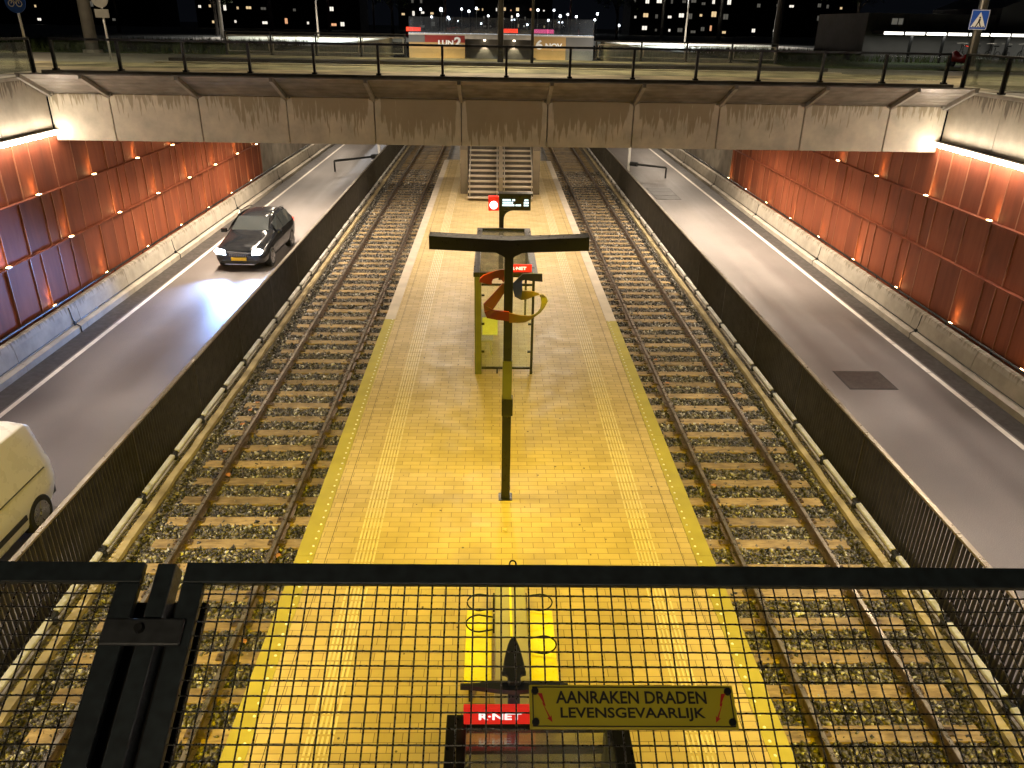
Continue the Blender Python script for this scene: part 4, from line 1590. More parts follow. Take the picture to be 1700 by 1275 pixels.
def make_car():
    """front towards -y, centre at the origin, wheels on z = 0"""
    t = thing('parked_car', 'black', 'car', (0, 0, 0))
    t.name = 'car'
    # stations: y, half width low, half width belt, half width top, z bottom, z belt, z top
    st = [(-2.20, .60, .66, .52, .34, .58, .66), (-2.13, .78, .82, .66, .24, .62, .78), (-1.85, .88, .90, .72, .20, .70, .93), (-1.30, .90, .92, .74, .20, .80, 1.00),
          (-.86, .90, .92, .74, .20, .88, 1.05), (-.72, .90, .92, .70, .20, .90, 1.12), (-.05, .90, .92, .60, .20, .94, 1.47), (.25, .90, .92, .61, .20, .95, 1.53),
          (.95, .90, .92, .61, .20, .96, 1.54), (1.55, .90, .92, .59, .20, .98, 1.49), (1.85, .88, .90, .57, .22, 1.00, 1.40), (2.10, .84, .86, .60, .28, 1.00, 1.12), (2.20, .72, .76, .58, .36, .92, 1.00)]
    def ring(s):
        y, wl, wb, wt, zb, zs, zt = s
        return [(-wl * .9, zb), (-wl, zb + .12), (-wb, (zb + zs) / 2 + .03), (-wb * .985, zs), (-wt, zt - .03), (-wt * .55, zt), (wt * .55, zt), (wt, zt - .03), (wb * .985, zs), (wb, (zb + zs) / 2 + .03), (wl, zb + .12), (wl * .9, zb)]
    body = loft(st, ring).build('body', M['carpaint'], t)
    subsurf(body, 2)
    # glazing
    def pane(name, pts, mat=M['carglass'], th=.012):
        a, b2, c, d = [Vector(p) for p in pts]
        nrm = (b2 - a).cross(d - a).normalized()
        mb = MB()
        mb.add([a, b2, c, d, a + nrm * th, b2 + nrm * th, c + nrm * th, d + nrm * th],
               [(0, 3, 2, 1), (4, 5, 6, 7), (0, 1, 5, 4), (1, 2, 6, 5), (2, 3, 7, 6), (3, 0, 4, 7)])
        return mb.build(name, mat, t, bevel=.004)
    pane('windscreen', [(-.66, -.72, 1.10), (.66, -.72, 1.10), (.55, -.07, 1.455), (-.55, -.07, 1.455)], th=.022)
    for s in (-1, 1):
        for y0, y1, zt0, zt1 in ((-.42, .30, 1.30, 1.44), (.36, 1.05, 1.45, 1.45), (1.10, 1.60, 1.44, 1.38)):
            pts = [(s * .885, y0, .99), (s * .885, y1, 1.0), (s * .665, y1, zt1), (s * .69 if y0 < 0 else s * .665, y0, zt0)]
            pane('side_window', pts if s > 0 else pts[::-1], th=.02)
    pane('rear_window', [(.58, 2.09, 1.1), (-.58, 2.09, 1.1), (-.52, 1.88, 1.38), (.52, 1.88, 1.38)], th=.02)
    for s in (-1, 1):
        mb = MB()
        mb.plate([(s * .44, .60), (s * .76, .63), (s * .83, .74), (s * .74, .82), (s * .48, .75)], (0, -2.12, 0), (1, 0, 0), (0, 0, 1), .09)
        hl = mb.build('headlight', M['headlamp'], t, bevel=.01)
        lamp('headlight_beam', 'SPOT', (s * .62, -2.30, .70), t, 2300, (.20, .42, 1.0), (s * .62 + .3, -10, .10), None, None, 84, 1.0, .06)
        mb = MB()
        mb.box(s * .72 - .09, s * .72 + .09, 2.14, 2.19, .80, .96)
        mb.build('tail_light', M['taillamp'], t)
        mb = MB()
        mb.obox((s * 1.0, -.52, 1.05), (.10, 0, 0), (0, .06, 0), (0, 0, .07))
        mb.obox((s * .90, -.50, 1.02), (.04, 0, 0), (0, .03, 0), (0, 0, .02))
        mb.build('mirror', M['carpaint'], t, bevel=.03)
        mb = MB()
        mb.tube([(s * .60, -.02, 1.485), (s * .615, .3, 1.565), (s * .61, 1.2, 1.56), (s * .59, 1.65, 1.48)], .018, 6)
        mb.build('roof_rail', M['chrome'], t, smooth=True)
        wheel(t, s * .80, -1.36, .34, .23)
        wheel(t, s * .80, 1.32, .34, .23)
    mb = MB()
    mb.box(-.34, .34, -2.225, -2.19, .54, .66)
    mb.box(-.60, .60, -2.20, -2.15, .30, .42)
    mb.build('grille', M['seam'], t, bevel=.02)
    mb = MB()
    for k in range(-5, 6):
        mb.box(k * .06 - .008, k * .06 + .008, -2.232, -2.226, .55, .65)
    mb.build('grille_bars', M['chrome'], t)
    mb = MB()
    mb.box(-.26, .26, -2.245, -2.23, .415, .525)
    mb.build('number_plate', M['plate'], t)
    mb = MB()
    mb.box(-.52, .52, -2.215, -2.19, .265, .295)
    mb.build('bumper_trim', M['chrome'], t)
    return t
car = make_car()
car['label'] = 'black car driving towards the viewer with bright headlights on the left road'
car.location = (-8.72, 28.2, ZR)
car.rotation_euler = (0, 0, R(-1.0))

def make_van():
    t = thing('van', 'off white van at the left edge of the picture on the left road', 'van', (0, 0, 0))
    st = [(-2.3, .80, .84, .60, .30, .80, .92), (-2.1, .88, .90, .70, .26, .92, 1.06), (-1.2, .90, .92, .74, .24, 1.06, 1.20), (-.7, .90, .92, .80, .24, 1.02, 1.80), (0, .90, .92, .80, .24, 1.02, 1.90),
          (1.4, .90, .92, .80, .24, 1.02, 1.91), (1.98, .90, .92, .79, .26, 1.02, 1.89), (2.14, .88, .91, .76, .34, 1.02, 1.80), (2.27, .85, .88, .73, .42, 1.0, 1.50), (2.32, .82, .85, .74, .46, .98, 1.2)]
    def ring(s):
        y, wl, wb, wt, zb, zs, zt = s
        return [(-wl * .95, zb), (-wl, zb + .1), (-wb, (zb + zs) / 2), (-wb * .99, zs), (-wt, zt - .06), (-wt * .6, zt), (wt * .6, zt), (wt, zt - .06), (wb * .99, zs), (wb, (zb + zs) / 2), (wl, zb + .1), (wl * .95, zb)]
    body = loft(st, ring).build('body', M['vanpaint'], t, smooth=True, bevel=.035)
    body.modifiers['bevel'].segments = 3
    body.modifiers['bevel'].angle_limit = R(22)
    for s in (-1, 1):
        mb = MB()
        mb.box(s * .922 - .010, s * .922 + .010, -1.0, 1.25, .46, .55)
        mb.build('side_trim', M['vantrim'], t)
        mb = MB()
        mb.box(s * .918 - .006, s * .918 + .006, -.9, 2.0, 1.00, 1.014)
        mb.build('panel_seam', M['vantrim'], t)
        wheel(t, s * .82, -1.4, .33, .22)
        wheel(t, s * .82, 1.62, .33, .22)
        mb = MB()
        mb.box(s * .70 - .05, s * .70 + .05, 2.24, 2.285, .78, 1.05)
        mb.build('tail_light', M['redpanel'], t)
    mb = MB()
    mb.box(-.80, .80, 2.2, 2.36, .30, .52)
    mb.build('rear_bumper', M['vantrim'], t, bevel=.03)
    mb = MB()
    mb.box(-.6, .6, -1.05, -.98, 1.25, 1.7)
    mb.build('windscreen', M['carglass'], t)
    return t
van = make_van()
van.location = (-8.50, 9.35, ZR)

# ================================================================ the far portal
YP = 95.0
t = thing('tunnel_portal', 'orange tunnel portal with a glass parapet in the distance behind the bridge railing', 'portal', (.8, YP, 0))
for x0, x1, z0, z1, mm in ((-9.7, -3.4, 1.0, 5.75, 'orange'), (-9.7, -7.9, 5.76, 6.5, 'greywall'), (-7.89, -3.4, 5.76, 6.5, 'redpanel'), (4.4, 8.0, 1.0, 6.5, 'orange'), (8.01, 11.15, 1.0, 6.5, 'greywall')):
    mb = MB()
    mb.box(x0, x1, YP, YP + .6, z0, z1)
    mb.build('wall', M[mm], t)
mb = MB()
mb.box(-3.39, 4.39, YP, YP + .6, 6.15, 6.5)
mb.build('lintel', M['edgeplain'], t)
mb = MB()
mb.box(-9.7, 11.15, YP - .03, YP + .7, 6.51, 6.66)
mb.build('coping', M['edgeplain'], t)
mb = MB()
mb.box(-3.39, 4.39, YP + 2.5, YP + 2.7, 0, 6.1)
mb.build('back_wall', M['greywall'], t)
for x in (-1.2, 2.2):
    mb = MB()
    mb.box(x - .12, x + .12, YP + 2.1, YP + 2.3, 5.95, 6.08)
    mb.build('downlight', M['lampwarm'], t)
    lamp('downlight_lamp', 'SPOT', (x, YP + 2.1, 5.9), t, 500, WARM, (x, YP + 2.4, 0), None, None, 75, .4, .05)
n = 12
for k in range(n):
    a = -9.7 + 20.85 * k / n
    mb = MB()
    mb.box(a + .03, a + 20.85 / n - .03, YP + .25, YP + .27, 6.67, 8.35)
    mb.build('parapet_pane', M['parapet'], t)
mb = MB()
put_text(mb, 'LUN', (-6.4, YP - .012, 5.45), (1, 0, 0), (0, 0, 1), 1.7, .55, .002, .04)
put_text(mb, '2', (-4.6, YP - .012, 5.35), (1, 0, 0), (0, 0, 1), .8, 1.0, .002, .04)
put_text(mb, '6', (4.6, YP - .012, 5.2), (1, 0, 0), (0, 0, 1), .8, 1.0, .002, .04)
put_text(mb, 'NOV', (5.7, YP - .012, 5.3), (1, 0, 0), (0, 0, 1), 1.9, .55, .002, .04)
mb.build('lettering', M['signwhite'], t)
for x0, x1 in ((-9.6, -3.5), (4.5, 11.0)):
    mb = MB()
    mb.box(x0, x1, YP - 1.1, YP - .9, 2.4, 2.5)
    mb.build('wall_washer', M['rib'], t)
    lamp('wall_washer_lamp', 'AREA', ((x0 + x1) / 2, YP - 1.0, 2.56), t, 260, (1, .76, .38), ((x0 + x1) / 2, YP - .25, 4.4), x1 - x0, .15)
mb = MB()
mb.box(-9.7, 11.1, YP + .32, YP + .38, 6.665, 6.72)
mb.build('parapet_strip', emit('parapet_strip', (.93, .96, 1.0), 1.2), t)

# ================================================================ street lamps and masts
def street_lamp(x, y, zb, h, label, energy=0, heads=1, r=.09, mat='mast', cat='street lamp', tx=None, grp=None, col=WARM, cone=150, aim=.2):
    t = thing('street_lamp', label, cat, (x, y, zb), grp)
    mb = MB()
    mb.cyl((x, y, zb), (x, y, zb + h), r, r * .6, 10)
    mb.build('pole', M[mat], t, smooth=True)
    sg = (1, -1)[:heads] if tx is None else (tx,)
    for s in sg:
        mb = MB()
        mb.tube([(x, y, zb + h - .1), (x + s * .5, y, zb + h + .1), (x + s * 1.1, y, zb + h + .12)], .04, 6)
        mb.build('arm', M[mat], t, smooth=True)
        mb = MB()
        mb.box(x + s * 1.1 - .35, x + s * 1.1 + .35, y - .15, y + .15, zb + h + .06, zb + h + .18)
        hd_ = mb.build('lamp_head', M['frame'], t, bevel=.03)
        mb = MB()
        mb.box(x + s * 1.1 - .28, x + s * 1.1 + .28, y - .11, y + .11, zb + h + .04, zb + h + .058)
        mb.build('lens', M['lampwarm'], hd_)
        if energy:
            lamp('street_lamp_light', 'SPOT', (x + s * 1.1, y, zb + h), t, energy, col, (x + s * (1.1 + aim), y, zb), None, None, cone, .6, .15)
    return t
street_lamp(.21, 31.9, 6.2, 8.0, 'thick black lamp pole on the far bridge in front of the tunnel portal', L_STREET * 1.3, 2, .12, 'black')
street_lamp(1.40, 31.6, 6.2, 8.0, 'slim black pole on the far bridge, just right of the thick pole', 0, 1, .06, 'black')
for yy, wh in ((2.0, 'nearest the viewer'), (7.5, 'second from the viewer'), (13.0, 'third from the viewer'), (18.5, 'closest to the far bridge')):  # lamps added out of view to brighten the roads
    street_lamp(-12.6, yy, 6.1, 5.5, 'added unseen lamp over the left road, ' + wh, L_STREET * 1.3, 1, tx=1, col=COOL, cone=43, aim=2.2)
    street_lamp(13.1, yy, 6.1, 5.5, 'added unseen lamp over the right road, ' + wh, L_STREET * 1.3, 1, tx=-1, col=COOL, cone=43, aim=2.2)
street_lamp(-1.5, -6.0, 6.2, 5.5, 'unseen lamp added on the near bridge behind the viewer', L_STREET * .2, 2)  # added to light the near fence and its sign
street_lamp(-20.5, 30.0, 6.1, 7.5, 'street lamp beyond the left wall at the crossing', L_STREET, 1, tx=1)
street_lamp(19.0, 27.0, 6.1, 7.5, 'street lamp beyond the right wall at the crossing', L_STREET, 1, tx=-1)
street_lamp(-17.5, 84.0, 6.1, 8, 'street lamp shining white on the left forecourt before the portal', L_STREET * 8, 1, tx=1, col=(.95, .97, 1))
street_lamp(19.0, 84.0, 6.1, 8, 'street lamp shining white on the right forecourt before the portal', L_STREET * 8, 1, tx=-1, col=(.95, .97, 1))
masts = [(-24.0, 74.9, 11, .16, 'grey mast behind the lawn, left end of the pale railing'), (-36.7, 140, 14, .30, 'thick grey mast in front of the lit flats, left of the portal'),
         (-28.4, 146, 14, .25, 'grey mast behind the middle of the left pale railing'), (-24.3, 171, 14, .2, 'thin grey mast behind the left pale railing, next to the portal'),
         (20.3, 141, 14, .2, 'thin grey mast just right of the portal'), (21.6, 109.5, 14, .2, 'slim grey mast behind the right pale railing'),
         (28.7, 108, 14, .27, 'bright grey mast behind the right pale railing, before the lit flats'), (20.35, 60.7, 12, .26, 'thick grey mast at the right end of the pale railing'),
         (-7.0, 120, 14, .14, 'thin mast above the left half of the portal'), (10.8, 122, 14, .14, 'thin mast above the right half of the portal'), (-19.0, 40.0, 10, .3, 'thick grey mast behind the blue bicycle sign'),
         (21.6, 37.5, 10, .2, 'grey mast behind the blue crossing sign')]
for x, y, h, r, lab in masts:
    t = thing('mast', lab, 'mast', (x, y, 6.0))
    mb = MB()
    mb.cyl((x, y, 6.0), (x, y, 6.0 + h), r, r * .75, 10)
    mb.build('pole', M['mast'], t, smooth=True)
    mb = MB()
    mb.cyl((x, y, 6.0), (x, y, 6.25), r * 1.5, n=10)
    mb.build('base', M['mast'], t)

# small city lamps far behind the portal
spots = [(-12, 190, 10.5), (-9, 230, 11.2), (-4.5, 205, 11.0), (1.5, 210, 9.4), (10, 200, 10.8), (14.5, 190, 9.5), (16.5, 240, 11.5), (20.5, 215, 9.7), (24, 200, 10.2), (-16, 215, 9.0), (27, 185, 7.8), (-2, 245, 9.8)]
spots += [(random.uniform(-24, 28), random.uniform(180, 330), random.uniform(7.5, 11.5)) for _ in range(18)]
for i, (x, y, z) in enumerate(spots):
    t = thing('street_lamp', 'tiny white street lamp in the distance beyond the tunnel portal', 'street lamp', (x, y, 6.0), 'street lamps far beyond the portal')
    mb = MB()
    mb.cyl((x, y, 6.0), (x, y, z), .09, .06, 6)
    mb.build('pole', M['mast'], t)
    mb = MB()
    mb.cyl((x, y - .1, z), (x, y - .1, z + .45), .28, .2, 8)
    mb.build('lamp_head', M['citylamp'], t)

# ================================================================ signs
def signpole(x, y, zb, zt, label, cat='sign', mat='signwhite', r=.04):
    t = thing('road_sign', label, cat, (x, y, zb))
    mb = MB()
    mb.cyl((x, y, zb), (x, y, zt), r, n=10)
    mb.build('pole', M[mat], t, smooth=True)
    return t
bxg, byg = -16.0, 29.0
t = signpole(bxg, byg, 6.1, 8.35, 'round blue bicycle path sign on a thin white pole at the far left')
mb = MB()
mb.cyl((bxg, byg - .05, 8.05), (bxg, byg - .075, 8.05), .34, n=28)
pl = mb.build('sign_plate', M['blue'], t)
mb = MB()
for cx in (-.13, .13):
    ring_ = [(bxg + cx + .09 * math.cos(a), byg - .082, 8.0 + .09 * math.sin(a)) for a in [2 * math.pi * k / 14 for k in range(14)]]
    mb.tube(ring_, .014, 5, closed=True)
mb.tube([(bxg - .13, byg - .082, 8.0), (bxg - .05, byg - .082, 8.15), (bxg + .09, byg - .082, 8.15), (bxg + .13, byg - .082, 8.0)], .013, 5)
mb.tube([(bxg - .05, byg - .082, 8.15), (bxg + .01, byg - .082, 8.0), (bxg + .09, byg - .082, 8.15)], .013, 5)
mb.build('bicycle_symbol', M['signwhite'], pl)
rx_, ry_ = -15.3, 33.6
t = signpole(rx_, ry_, 6.1, 8.6, 'back of a round grey road sign with a small plate below, on the lawn')
mb = MB()
mb.cyl((rx_, ry_ - .05, 8.30), (rx_, ry_ - .07, 8.30), .33, n=28)
mb.build('sign_plate', M['signgrey'], t)
mb = MB()
mb.box(rx_ - .27, rx_ + .27, ry_ - .07, ry_ - .05, 7.62, 7.92)
mb.build('lower_plate', M['signgrey'], t)
px_, py_ = 19.5, 34.0
t = signpole(px_, py_, 6.1, 9.4, 'blue square pedestrian crossing sign on a grey pole at the right', mat='mast', r=.06)
mb = MB()
mb.box(px_ - .37, px_ + .37, py_ - .09, py_ - .07, 7.75, 8.49)
pl = mb.build('sign_plate', M['blue'], t, bevel=.01)
mb = MB()
mb.add([(px_ - .30, py_ - .093, 7.85), (px_ + .30, py_ - .093, 7.85), (px_, py_ - .093, 8.41)], [(0, 1, 2)])
e = .02
for a, b2, c, d in ((px_ - .36, px_ + .36, 8.46, 8.48), (px_ - .36, px_ + .36, 7.76, 7.78), (px_ - .36, px_ - .34, 7.78, 8.46), (px_ + .34, px_ + .36, 7.78, 8.46)):
    mb.box(a, b2, py_ - .094, py_ - .0905, c, d)
mb.build('white_triangle', M['signwhite'], pl, fix=False)
mb = MB()
fy = py_ - .097
mb.cyl((px_ + .01, fy, 8.20), (px_ + .01, fy - .004, 8.20), .035, n=10)
mb.plate([(-.05, .0), (.04, .0), (.055, .16), (-.02, .16)], (px_, fy, 8.0), (1, 0, 0), (0, 0, 1), .003)
mb.plate([(-.11, -.12), (-.06, -.12), (.0, .02), (-.05, .02)], (px_, fy, 8.0), (1, 0, 0), (0, 0, 1), .003)
mb.plate([(.07, -.12), (.12, -.12), (.05, .02), (.0, .02)], (px_, fy, 8.0), (1, 0, 0), (0, 0, 1), .003)
for k in range(5):
    mb.plate([(-.24 + k * .105, -.145), (-.18 + k * .105, -.145), (-.17 + k * .105, -.115), (-.22 + k * .105, -.115)], (px_, fy + .003, 8.0), (1, 0, 0), (0, 0, 1), .002)
mb.build('walking_figure', M['ink'], pl, fix=False)

# ================================================================ lawns
def sheet(name, poly, z, mat):
    mb = MB()
    mb.plate(poly, (0, 0, z - .05), (1, 0, 0), (0, 1, 0), .05)
    return struct(mb.build(name, mat))
sheet('lawn', [(-60, 36), (-12.6, 41), (-12.6, 57), (-28, 66), (-70, 66)], 6.13, M['grass'])
sheet('lawn', [(13.2, 37), (24, 36), (40, 43), (40, 57), (13.2, 57)], 6.13, M['grass'])
sheet('forecourt', [(-27, 58), (XL - .4, 58), (XL - .4, 100), (-27, 100)], 6.118, M['edgeplain'])
sheet('forecourt', [(XR + .4, 58), (30, 58), (30, 100), (XR + .4, 100)], 6.118, M['edgeplain'])
sheet('path', [(-60, 24), (XL - .4, 24), (XL - .4, 31.5), (-60, 31)], 6.115, M['deck'])
sheet('path', [(XR + .4, 23), (60, 23), (60, 33), (XR + .4, 31.5)], 6.115, M['deck'])

def tufts(x0, x1, y0, y1, n, label):
    mb = MB()
    for k in range(n):
        x, y = random.uniform(x0, x1), random.uniform(y0, y1)
        for j in range(5):
            a = random.uniform(0, 6.28)
            h = random.uniform(.15, .55)
            dx, dy = math.cos(a) * .12, math.sin(a) * .12
            mb.add([(x - .02, y, 6.13), (x + .02, y, 6.13), (x + dx, y + dy, 6.13 + h)], [(0, 1, 2)])
    o = mb.build('tall_grass', M['grass'], fix=False)
    o['label'] = label
    o['category'] = 'grass'
    o['kind'] = 'stuff'
tufts(13.5, 30, 44, 60, 1500, 'tall rough grass on the right lawn')
tufts(-40, -13, 40, 60, 1500, 'tall rough grass on the left lawn')

# ================================================================ shed with lit canopy
sx, sy = 20.3, 46.0
t = thing('bicycle_shed', 'long grey shed with a lit corrugated canopy at the right edge', 'shed', (26, sy, 6.1))
mb = MB()
mb.box(sx, 27.4, sy, sy + 7, 6.1, 8.55)
k = 0
while sx + k * .25 < 27.3:
    mb.box(sx + k * .25, sx + k * .25 + .03, sy - .02, sy - .002, 7.75, 8.5)
    k += 1
mb.build('wall', M['shedwall'], t)
mb = MB()
mb.add([(27.41, sy - .3, 6.1), (36, sy - .3, 6.1), (36, sy - .3, 12.4), (27.41, sy - .3, 8.9), (27.41, sy + 7, 6.1), (36, sy + 7, 6.1), (36, sy + 7, 12.4), (27.41, sy + 7, 8.9)],
       [(0, 1, 2, 3), (4, 7, 6, 5), (0, 4, 5, 1), (1, 5, 6, 2), (2, 6, 7, 3), (3, 7, 4, 0)])
mb.build('gable', M['shedwall'], t)
mb = MB()
mb.box(sx + .3, 36, sy - 1.6, sy - .03, 7.60, 7.66)
for k in range(38):
    x = sx + .45 + k * .4
    mb.cyl((x, sy - 1.6, 7.58), (x, sy - .05, 7.58), .1, n=8)
cn = mb.build('canopy', M['black'], t)
mb = MB()
for k in range(13):
    x = sx + .8 + k * 1.15
    mb.box(x - .5, x + .5, sy - 1.7, sy - 1.61, 7.50, 7.63)
mb.build('lamp_row', emit('canopy_lamp', (1, .95, .82), 4.0), cn)
mb = MB()
for k in range(9):
    x = sx + 1.9 + k * 1.75
    mb.box(x - .06, x + .06, sy - 1.5, sy - 1.38, 6.1, 7.58)
mb.build('canopy_post', M['black'], t)
mb = MB()
mb.box(sx + 1.35, sx + 1.65, sy - .03, sy - .004, 8.0, 8.3)
mb.box(sx + 1.72, sx + 1.95, sy - .03, sy - .004, 8.0, 8.3)
mb.build('window', WIN[2], t)
lamp('canopy_light', 'AREA', (26, sy - 1.6, 7.45), t, 90, (1, .95, .85), None, 12, .2, rot=(0, 0, 0))

def bicycle(x, y, a, label, grp):
    t = thing('bicycle', label, 'bicycle', (x, y, 6.1), grp)
    def P(u, z, o=0):
        return (x + math.cos(a) * u - math.sin(a) * o, y + math.sin(a) * u + math.cos(a) * o, 6.1 + z)
    for u in (-.52, .52):
        mb = MB()
        mb.tube([P(u + .33 * math.cos(q), .34 + .33 * math.sin(q)) for q in [2 * math.pi * k / 16 for k in range(16)]], .02, 5, closed=True)
        mb.build('wheel', M['tyre'], t)
    mb = MB()
    for q in ([(-.52, .34), (-.1, .32), (-.2, .85)], [(-.1, .32), (.38, .75), (-.18, .78)], [(.52, .34), (.38, .75), (.34, 1.0)]):
        mb.tube([P(*p) for p in q], .018, 5)
    mb.build('frame', M['frame'], t)
    mb = MB()
    mb.obox(P(-.22, .92), (.12, 0, 0), (0, .06, 0), (0, 0, .03))
    mb.build('saddle', M['black'], t)
    mb = MB()
    mb.tube([P(.30, 1.03, -.25), P(.36, 1.05, 0), P(.30, 1.03, .25)], .015, 5)
    mb.build('handlebar', M['mast'], t)
for k in range(6):
    bicycle(25.0 + k * .85, 44.4 + .2 * (k % 2), R(70 + 8 * (k % 3)), 'dark parked bicycle under the lit shed canopy', 'bicycles under the canopy')
t = thing('scooter', 'red scooter parked in front of the shed under the crossing sign', 'scooter', (22.6, 40, 6.1))
mb = MB()
sc = loft([(39.3, .1, .45), (39.5, .2, .8), (39.8, .22, .5), (40.2, .2, .6), (40.6, .24, .85), (40.9, .1, .7)], lambda s: [(22.6 - s[1], 6.3), (22.6 - s[1], 6.1 + s[2]), (22.6 + s[1], 6.1 + s[2]), (22.6 + s[1], 6.3)])
b_ = sc.build('body', M['red'], t)
subsurf(b_, 1)
for y in (39.35, 40.7):
    mb = MB()
    mb.cyl((22.55, y, 6.32), (22.65, y, 6.32), .22, n=14)
    mb.build('wheel', M['tyre'], t)
mb = MB()
mb.tube([(22.3, 39.5, 7.1), (22.6, 39.45, 7.05), (22.9, 39.5, 7.1)], .02, 5)
mb.build('handlebar', M['chrome'], t)
mb = MB()
mb.box(22.45, 22.75, 39.25, 39.29, 6.5, 6.62)
mb.build('lamp', M['taillamp'], t)

# ================================================================ flats with lit windows
def flats(x0, x1, y, h, nwin, label, zmin=5.5, roofd=12, cw=2.6):
    t = thing('apartment_block', label, 'building', ((x0 + x1) / 2, y, 5.9))
    mb = MB()
    mb.box(x0, x1, y, y + roofd, 5.9, h)
    mb.build('wall', M['brickdark'], t)
    mb = MB()
    mb.box(x0 - .3, x1 + .3, y - .5, y + roofd + .3, h + .01, h + .4)
    mb.build('roof', M['black'], t)
    cells = []
    nx = int((x1 - x0 - 1) / cw)
    for i in range(nx):
        for j in range(int((h - 7) / 2.9)):
            cells.append((x0 + .8 + i * cw, 7.0 + j * 2.9, j))
    low = [c for c in cells if c[1] < 15]
    random.shuffle(low)
    for n_, (cx, cz, j) in enumerate(low[:nwin]):
        m = random.choices(WIN, (4, 5, 6, 1))[0]
        w = random.choice((.4, .55, .8, 1.1))
        cx += random.uniform(-.5, .5)
        cz += random.uniform(-.3, .3)
        hh = random.choice((.5, .8, 1.1))
        mb = MB()
        mb.box(cx, cx + w, y - .03, y - .006, cz, cz + hh)
        f = mb.build('window', m, t)
        mb = MB()
        mb.box(cx - .08, cx + w + .08, y - .12, y - .002, cz - .12, cz - .01)
        mb.box(cx + w / 2 - .03, cx + w / 2 + .03, y - .05, y - .032, cz, cz + hh)
        mb.build('frame', M['mast'], f)
    mb = MB()
    for j in range(int((h - 7) / 2.9)):
        mb.box(x0 + .2, x1 - .2, y - .9, y - .13, 6.3 + j * 2.9, 6.45 + j * 2.9)
    mb.build('balcony', M['brickdark'], t)
flats(-118, -78, 200, 28, 9, 'dark block of flats with a few dim windows at the far left')
flats(-66, -30, 190, 30, 22, 'block of flats with many lit windows left of the portal')
flats(-26, -14, 230, 24, 8, 'narrow block of flats with few lit windows directly left of the portal')
flats(31, 56, 195, 30, 26, 'block of flats with many warm lit windows right of the portal')
flats(60, 92, 215, 30, 12, 'block of flats with scattered lit windows behind the shed')
flats(-8, 22, 330, 19, 20, 'distant low block with small lit windows above the tunnel portal')

# coloured shop glow far behind the portal parapet
for x, y, w, m, lab in ((-12.5, 130, 2.2, 'taillamp', 'small red lit sign seen through the left end of the portal parapet'), (2.2, 128, 2.4, 'taillamp', 'small red lit sign seen through the middle of the portal parapet'),
                        (7.2, 128, 3.4, 'pinksign', 'small pink lit sign seen through the right half of the portal parapet')):
    t = thing('lit_sign', lab, 'lit sign', (x, y, 6.1))
    mb = MB()
    mb.box(x - w / 2, x + w / 2, y, y + .15, 6.6, 7.15)
    mb.build('panel', M[m], t)
    mb = MB()
    mb.box(x - w / 2, x - w / 2 + .1, y + .02, y + .12, 6.1, 6.59)
    mb.box(x + w / 2 - .1, x + w / 2, y + .02, y + .12, 6.1, 6.59)
    mb.build('leg', M['mast'], t)

# ================================================================ trees
def tree(x, y, h, w, label):
    t = thing('tree', label, 'tree', (x, y, 6.0), 'dark trees around the crossing')
    mb = MB()
    mb.cyl((x, y, 6.0), (x, y, 6.0 + h * .5), .22, .12, 8)
    for k in range(6):
        a = random.uniform(0, 6.28)
        z = 6.0 + h * random.uniform(.3, .5)
        mb.cyl((x, y, z), (x + math.cos(a) * w * .5, y + math.sin(a) * w * .5, z + h * .3), .08, .03, 6)
    mb.build('trunk', M['bark'], t)
    mb = MB()
    cl = [(random.gauss(0, .4) * w, random.gauss(0, .4) * w, h * random.uniform(.42, 1.0), random.uniform(.5, 1.1)) for _ in range(26)]
    for cx, cy, cz, cr in cl:
        for k in range(60):
            p = Vector((x + cx + random.gauss(0, cr * .5), y + cy + random.gauss(0, cr * .5), 6 + cz + random.gauss(0, cr * .45)))
            a = Vector((random.gauss(0, 1), random.gauss(0, 1), random.gauss(0, 1))).normalized()
            b2 = a.orthogonal().normalized() * random.uniform(.06, .12)
            a = a * random.uniform(.12, .22)
            mb.add([p - a, p + b2, p + a, p - b2], [(0, 1, 2, 3)])
    mb.build('crown', M['leaf'], t, fix=False)
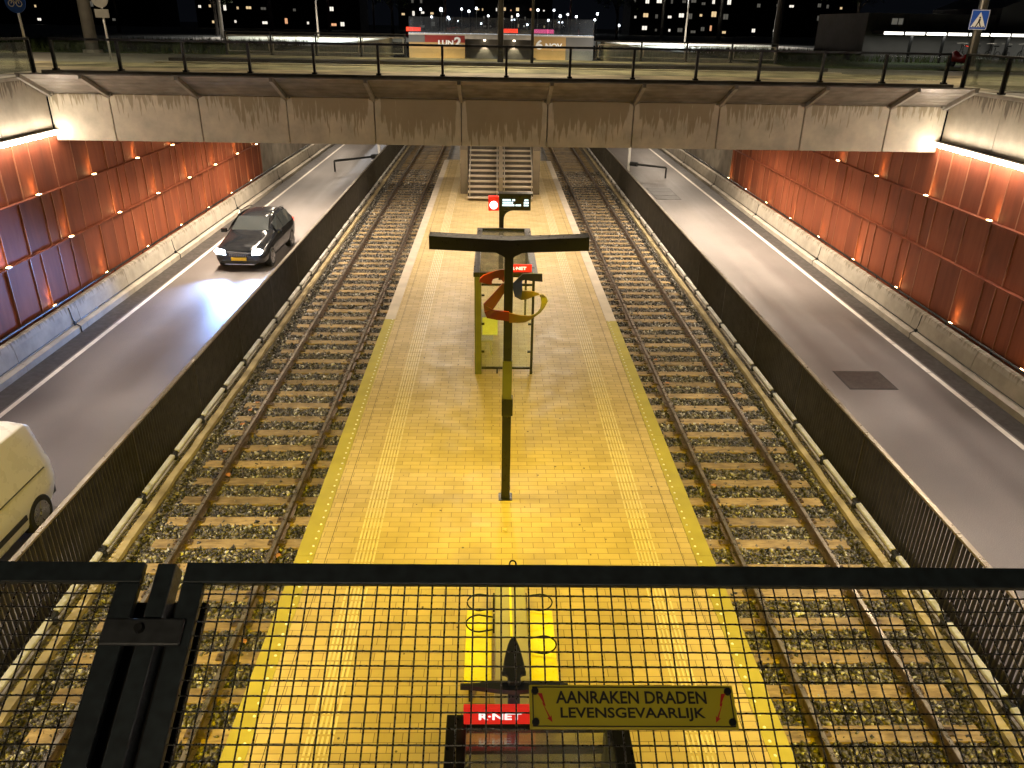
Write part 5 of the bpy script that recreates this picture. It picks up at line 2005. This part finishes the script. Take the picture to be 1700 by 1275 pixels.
tree(-30, 92, 9, 4.5, 'dark tree beyond the left lawn, behind the round grey sign')
tree(-44, 100, 10, 5, 'dark tree at the far left, beyond the bicycle sign')
tree(-13.5, 112, 9, 4, 'dark tree directly left of the portal parapet')
tree(36, 84, 10, 4.5, 'dark tree left of the shed, behind the right lawn')
tree(17, 118, 9, 3.5, 'dark tree directly right of the portal parapet')

mgum = plain('gum_spot', (.12, .095, .06), .5, 0, .3, 20)
mb = MB()
for i in range(150):
    x, y = random.uniform(-2.6, 3.1), random.uniform(6, 30)
    mb.cyl((x, y, -.002), (x, y, .0018), random.uniform(.010, .022), n=7)
o = mb.build('gum_spots', mgum)
o['label'] = 'dark trodden gum spots scattered over the platform paving'
o['category'] = 'gum spots'
o['kind'] = 'stuff'
# a fallen leaf and a scrap of paper on the paving
mb = MB()
mb.add([(.16, 10.58, .006), (.21, 10.52, .02), (.27, 10.50, .004), (.24, 10.55, .012), (.25, 10.61, .008), (.2, 10.58, .016)], [(0, 1, 3), (1, 2, 3), (0, 3, 5), (3, 4, 5)])
tag(mb.build('fallen_leaf', M['tactile'], fix=False), 'small pale leaf lying on the platform near the foot of the sign pole', 'leaf')
mleaf = plain('autumn_leaf', (.35, .14, .03), .6, 0, .3, 20)
for i in range(16):
    left = i % 2 == 0
    x = random.choice((-5.55, -5.4, -5.0, -3.5)) if left else random.choice((5.3, 5.9, 6.1, 4.4))
    y = random.uniform(7.5, 20)
    x += random.uniform(-.12, .12)
    mb = MB()
    a = random.uniform(0, 6.28)
    pts = []
    for k in range(7):
        q = a + 2 * math.pi * k / 7
        rr = .055 * random.uniform(.6, 1.3)
        pts.append((x + rr * math.cos(q), y + rr * math.sin(q), -.40 + random.uniform(0, .03)))
    mb.add(pts + [(x, y, -.40)], [(k, (k + 1) % 7, 7) for k in range(7)])
    tag(mb.build('fallen_leaf', mleaf, fix=False), 'brown autumn leaf on the ballast of the %s track' % ('left' if left else 'right'), 'leaf', 'autumn leaves on the ballast of the %s track' % ('left' if left else 'right'))
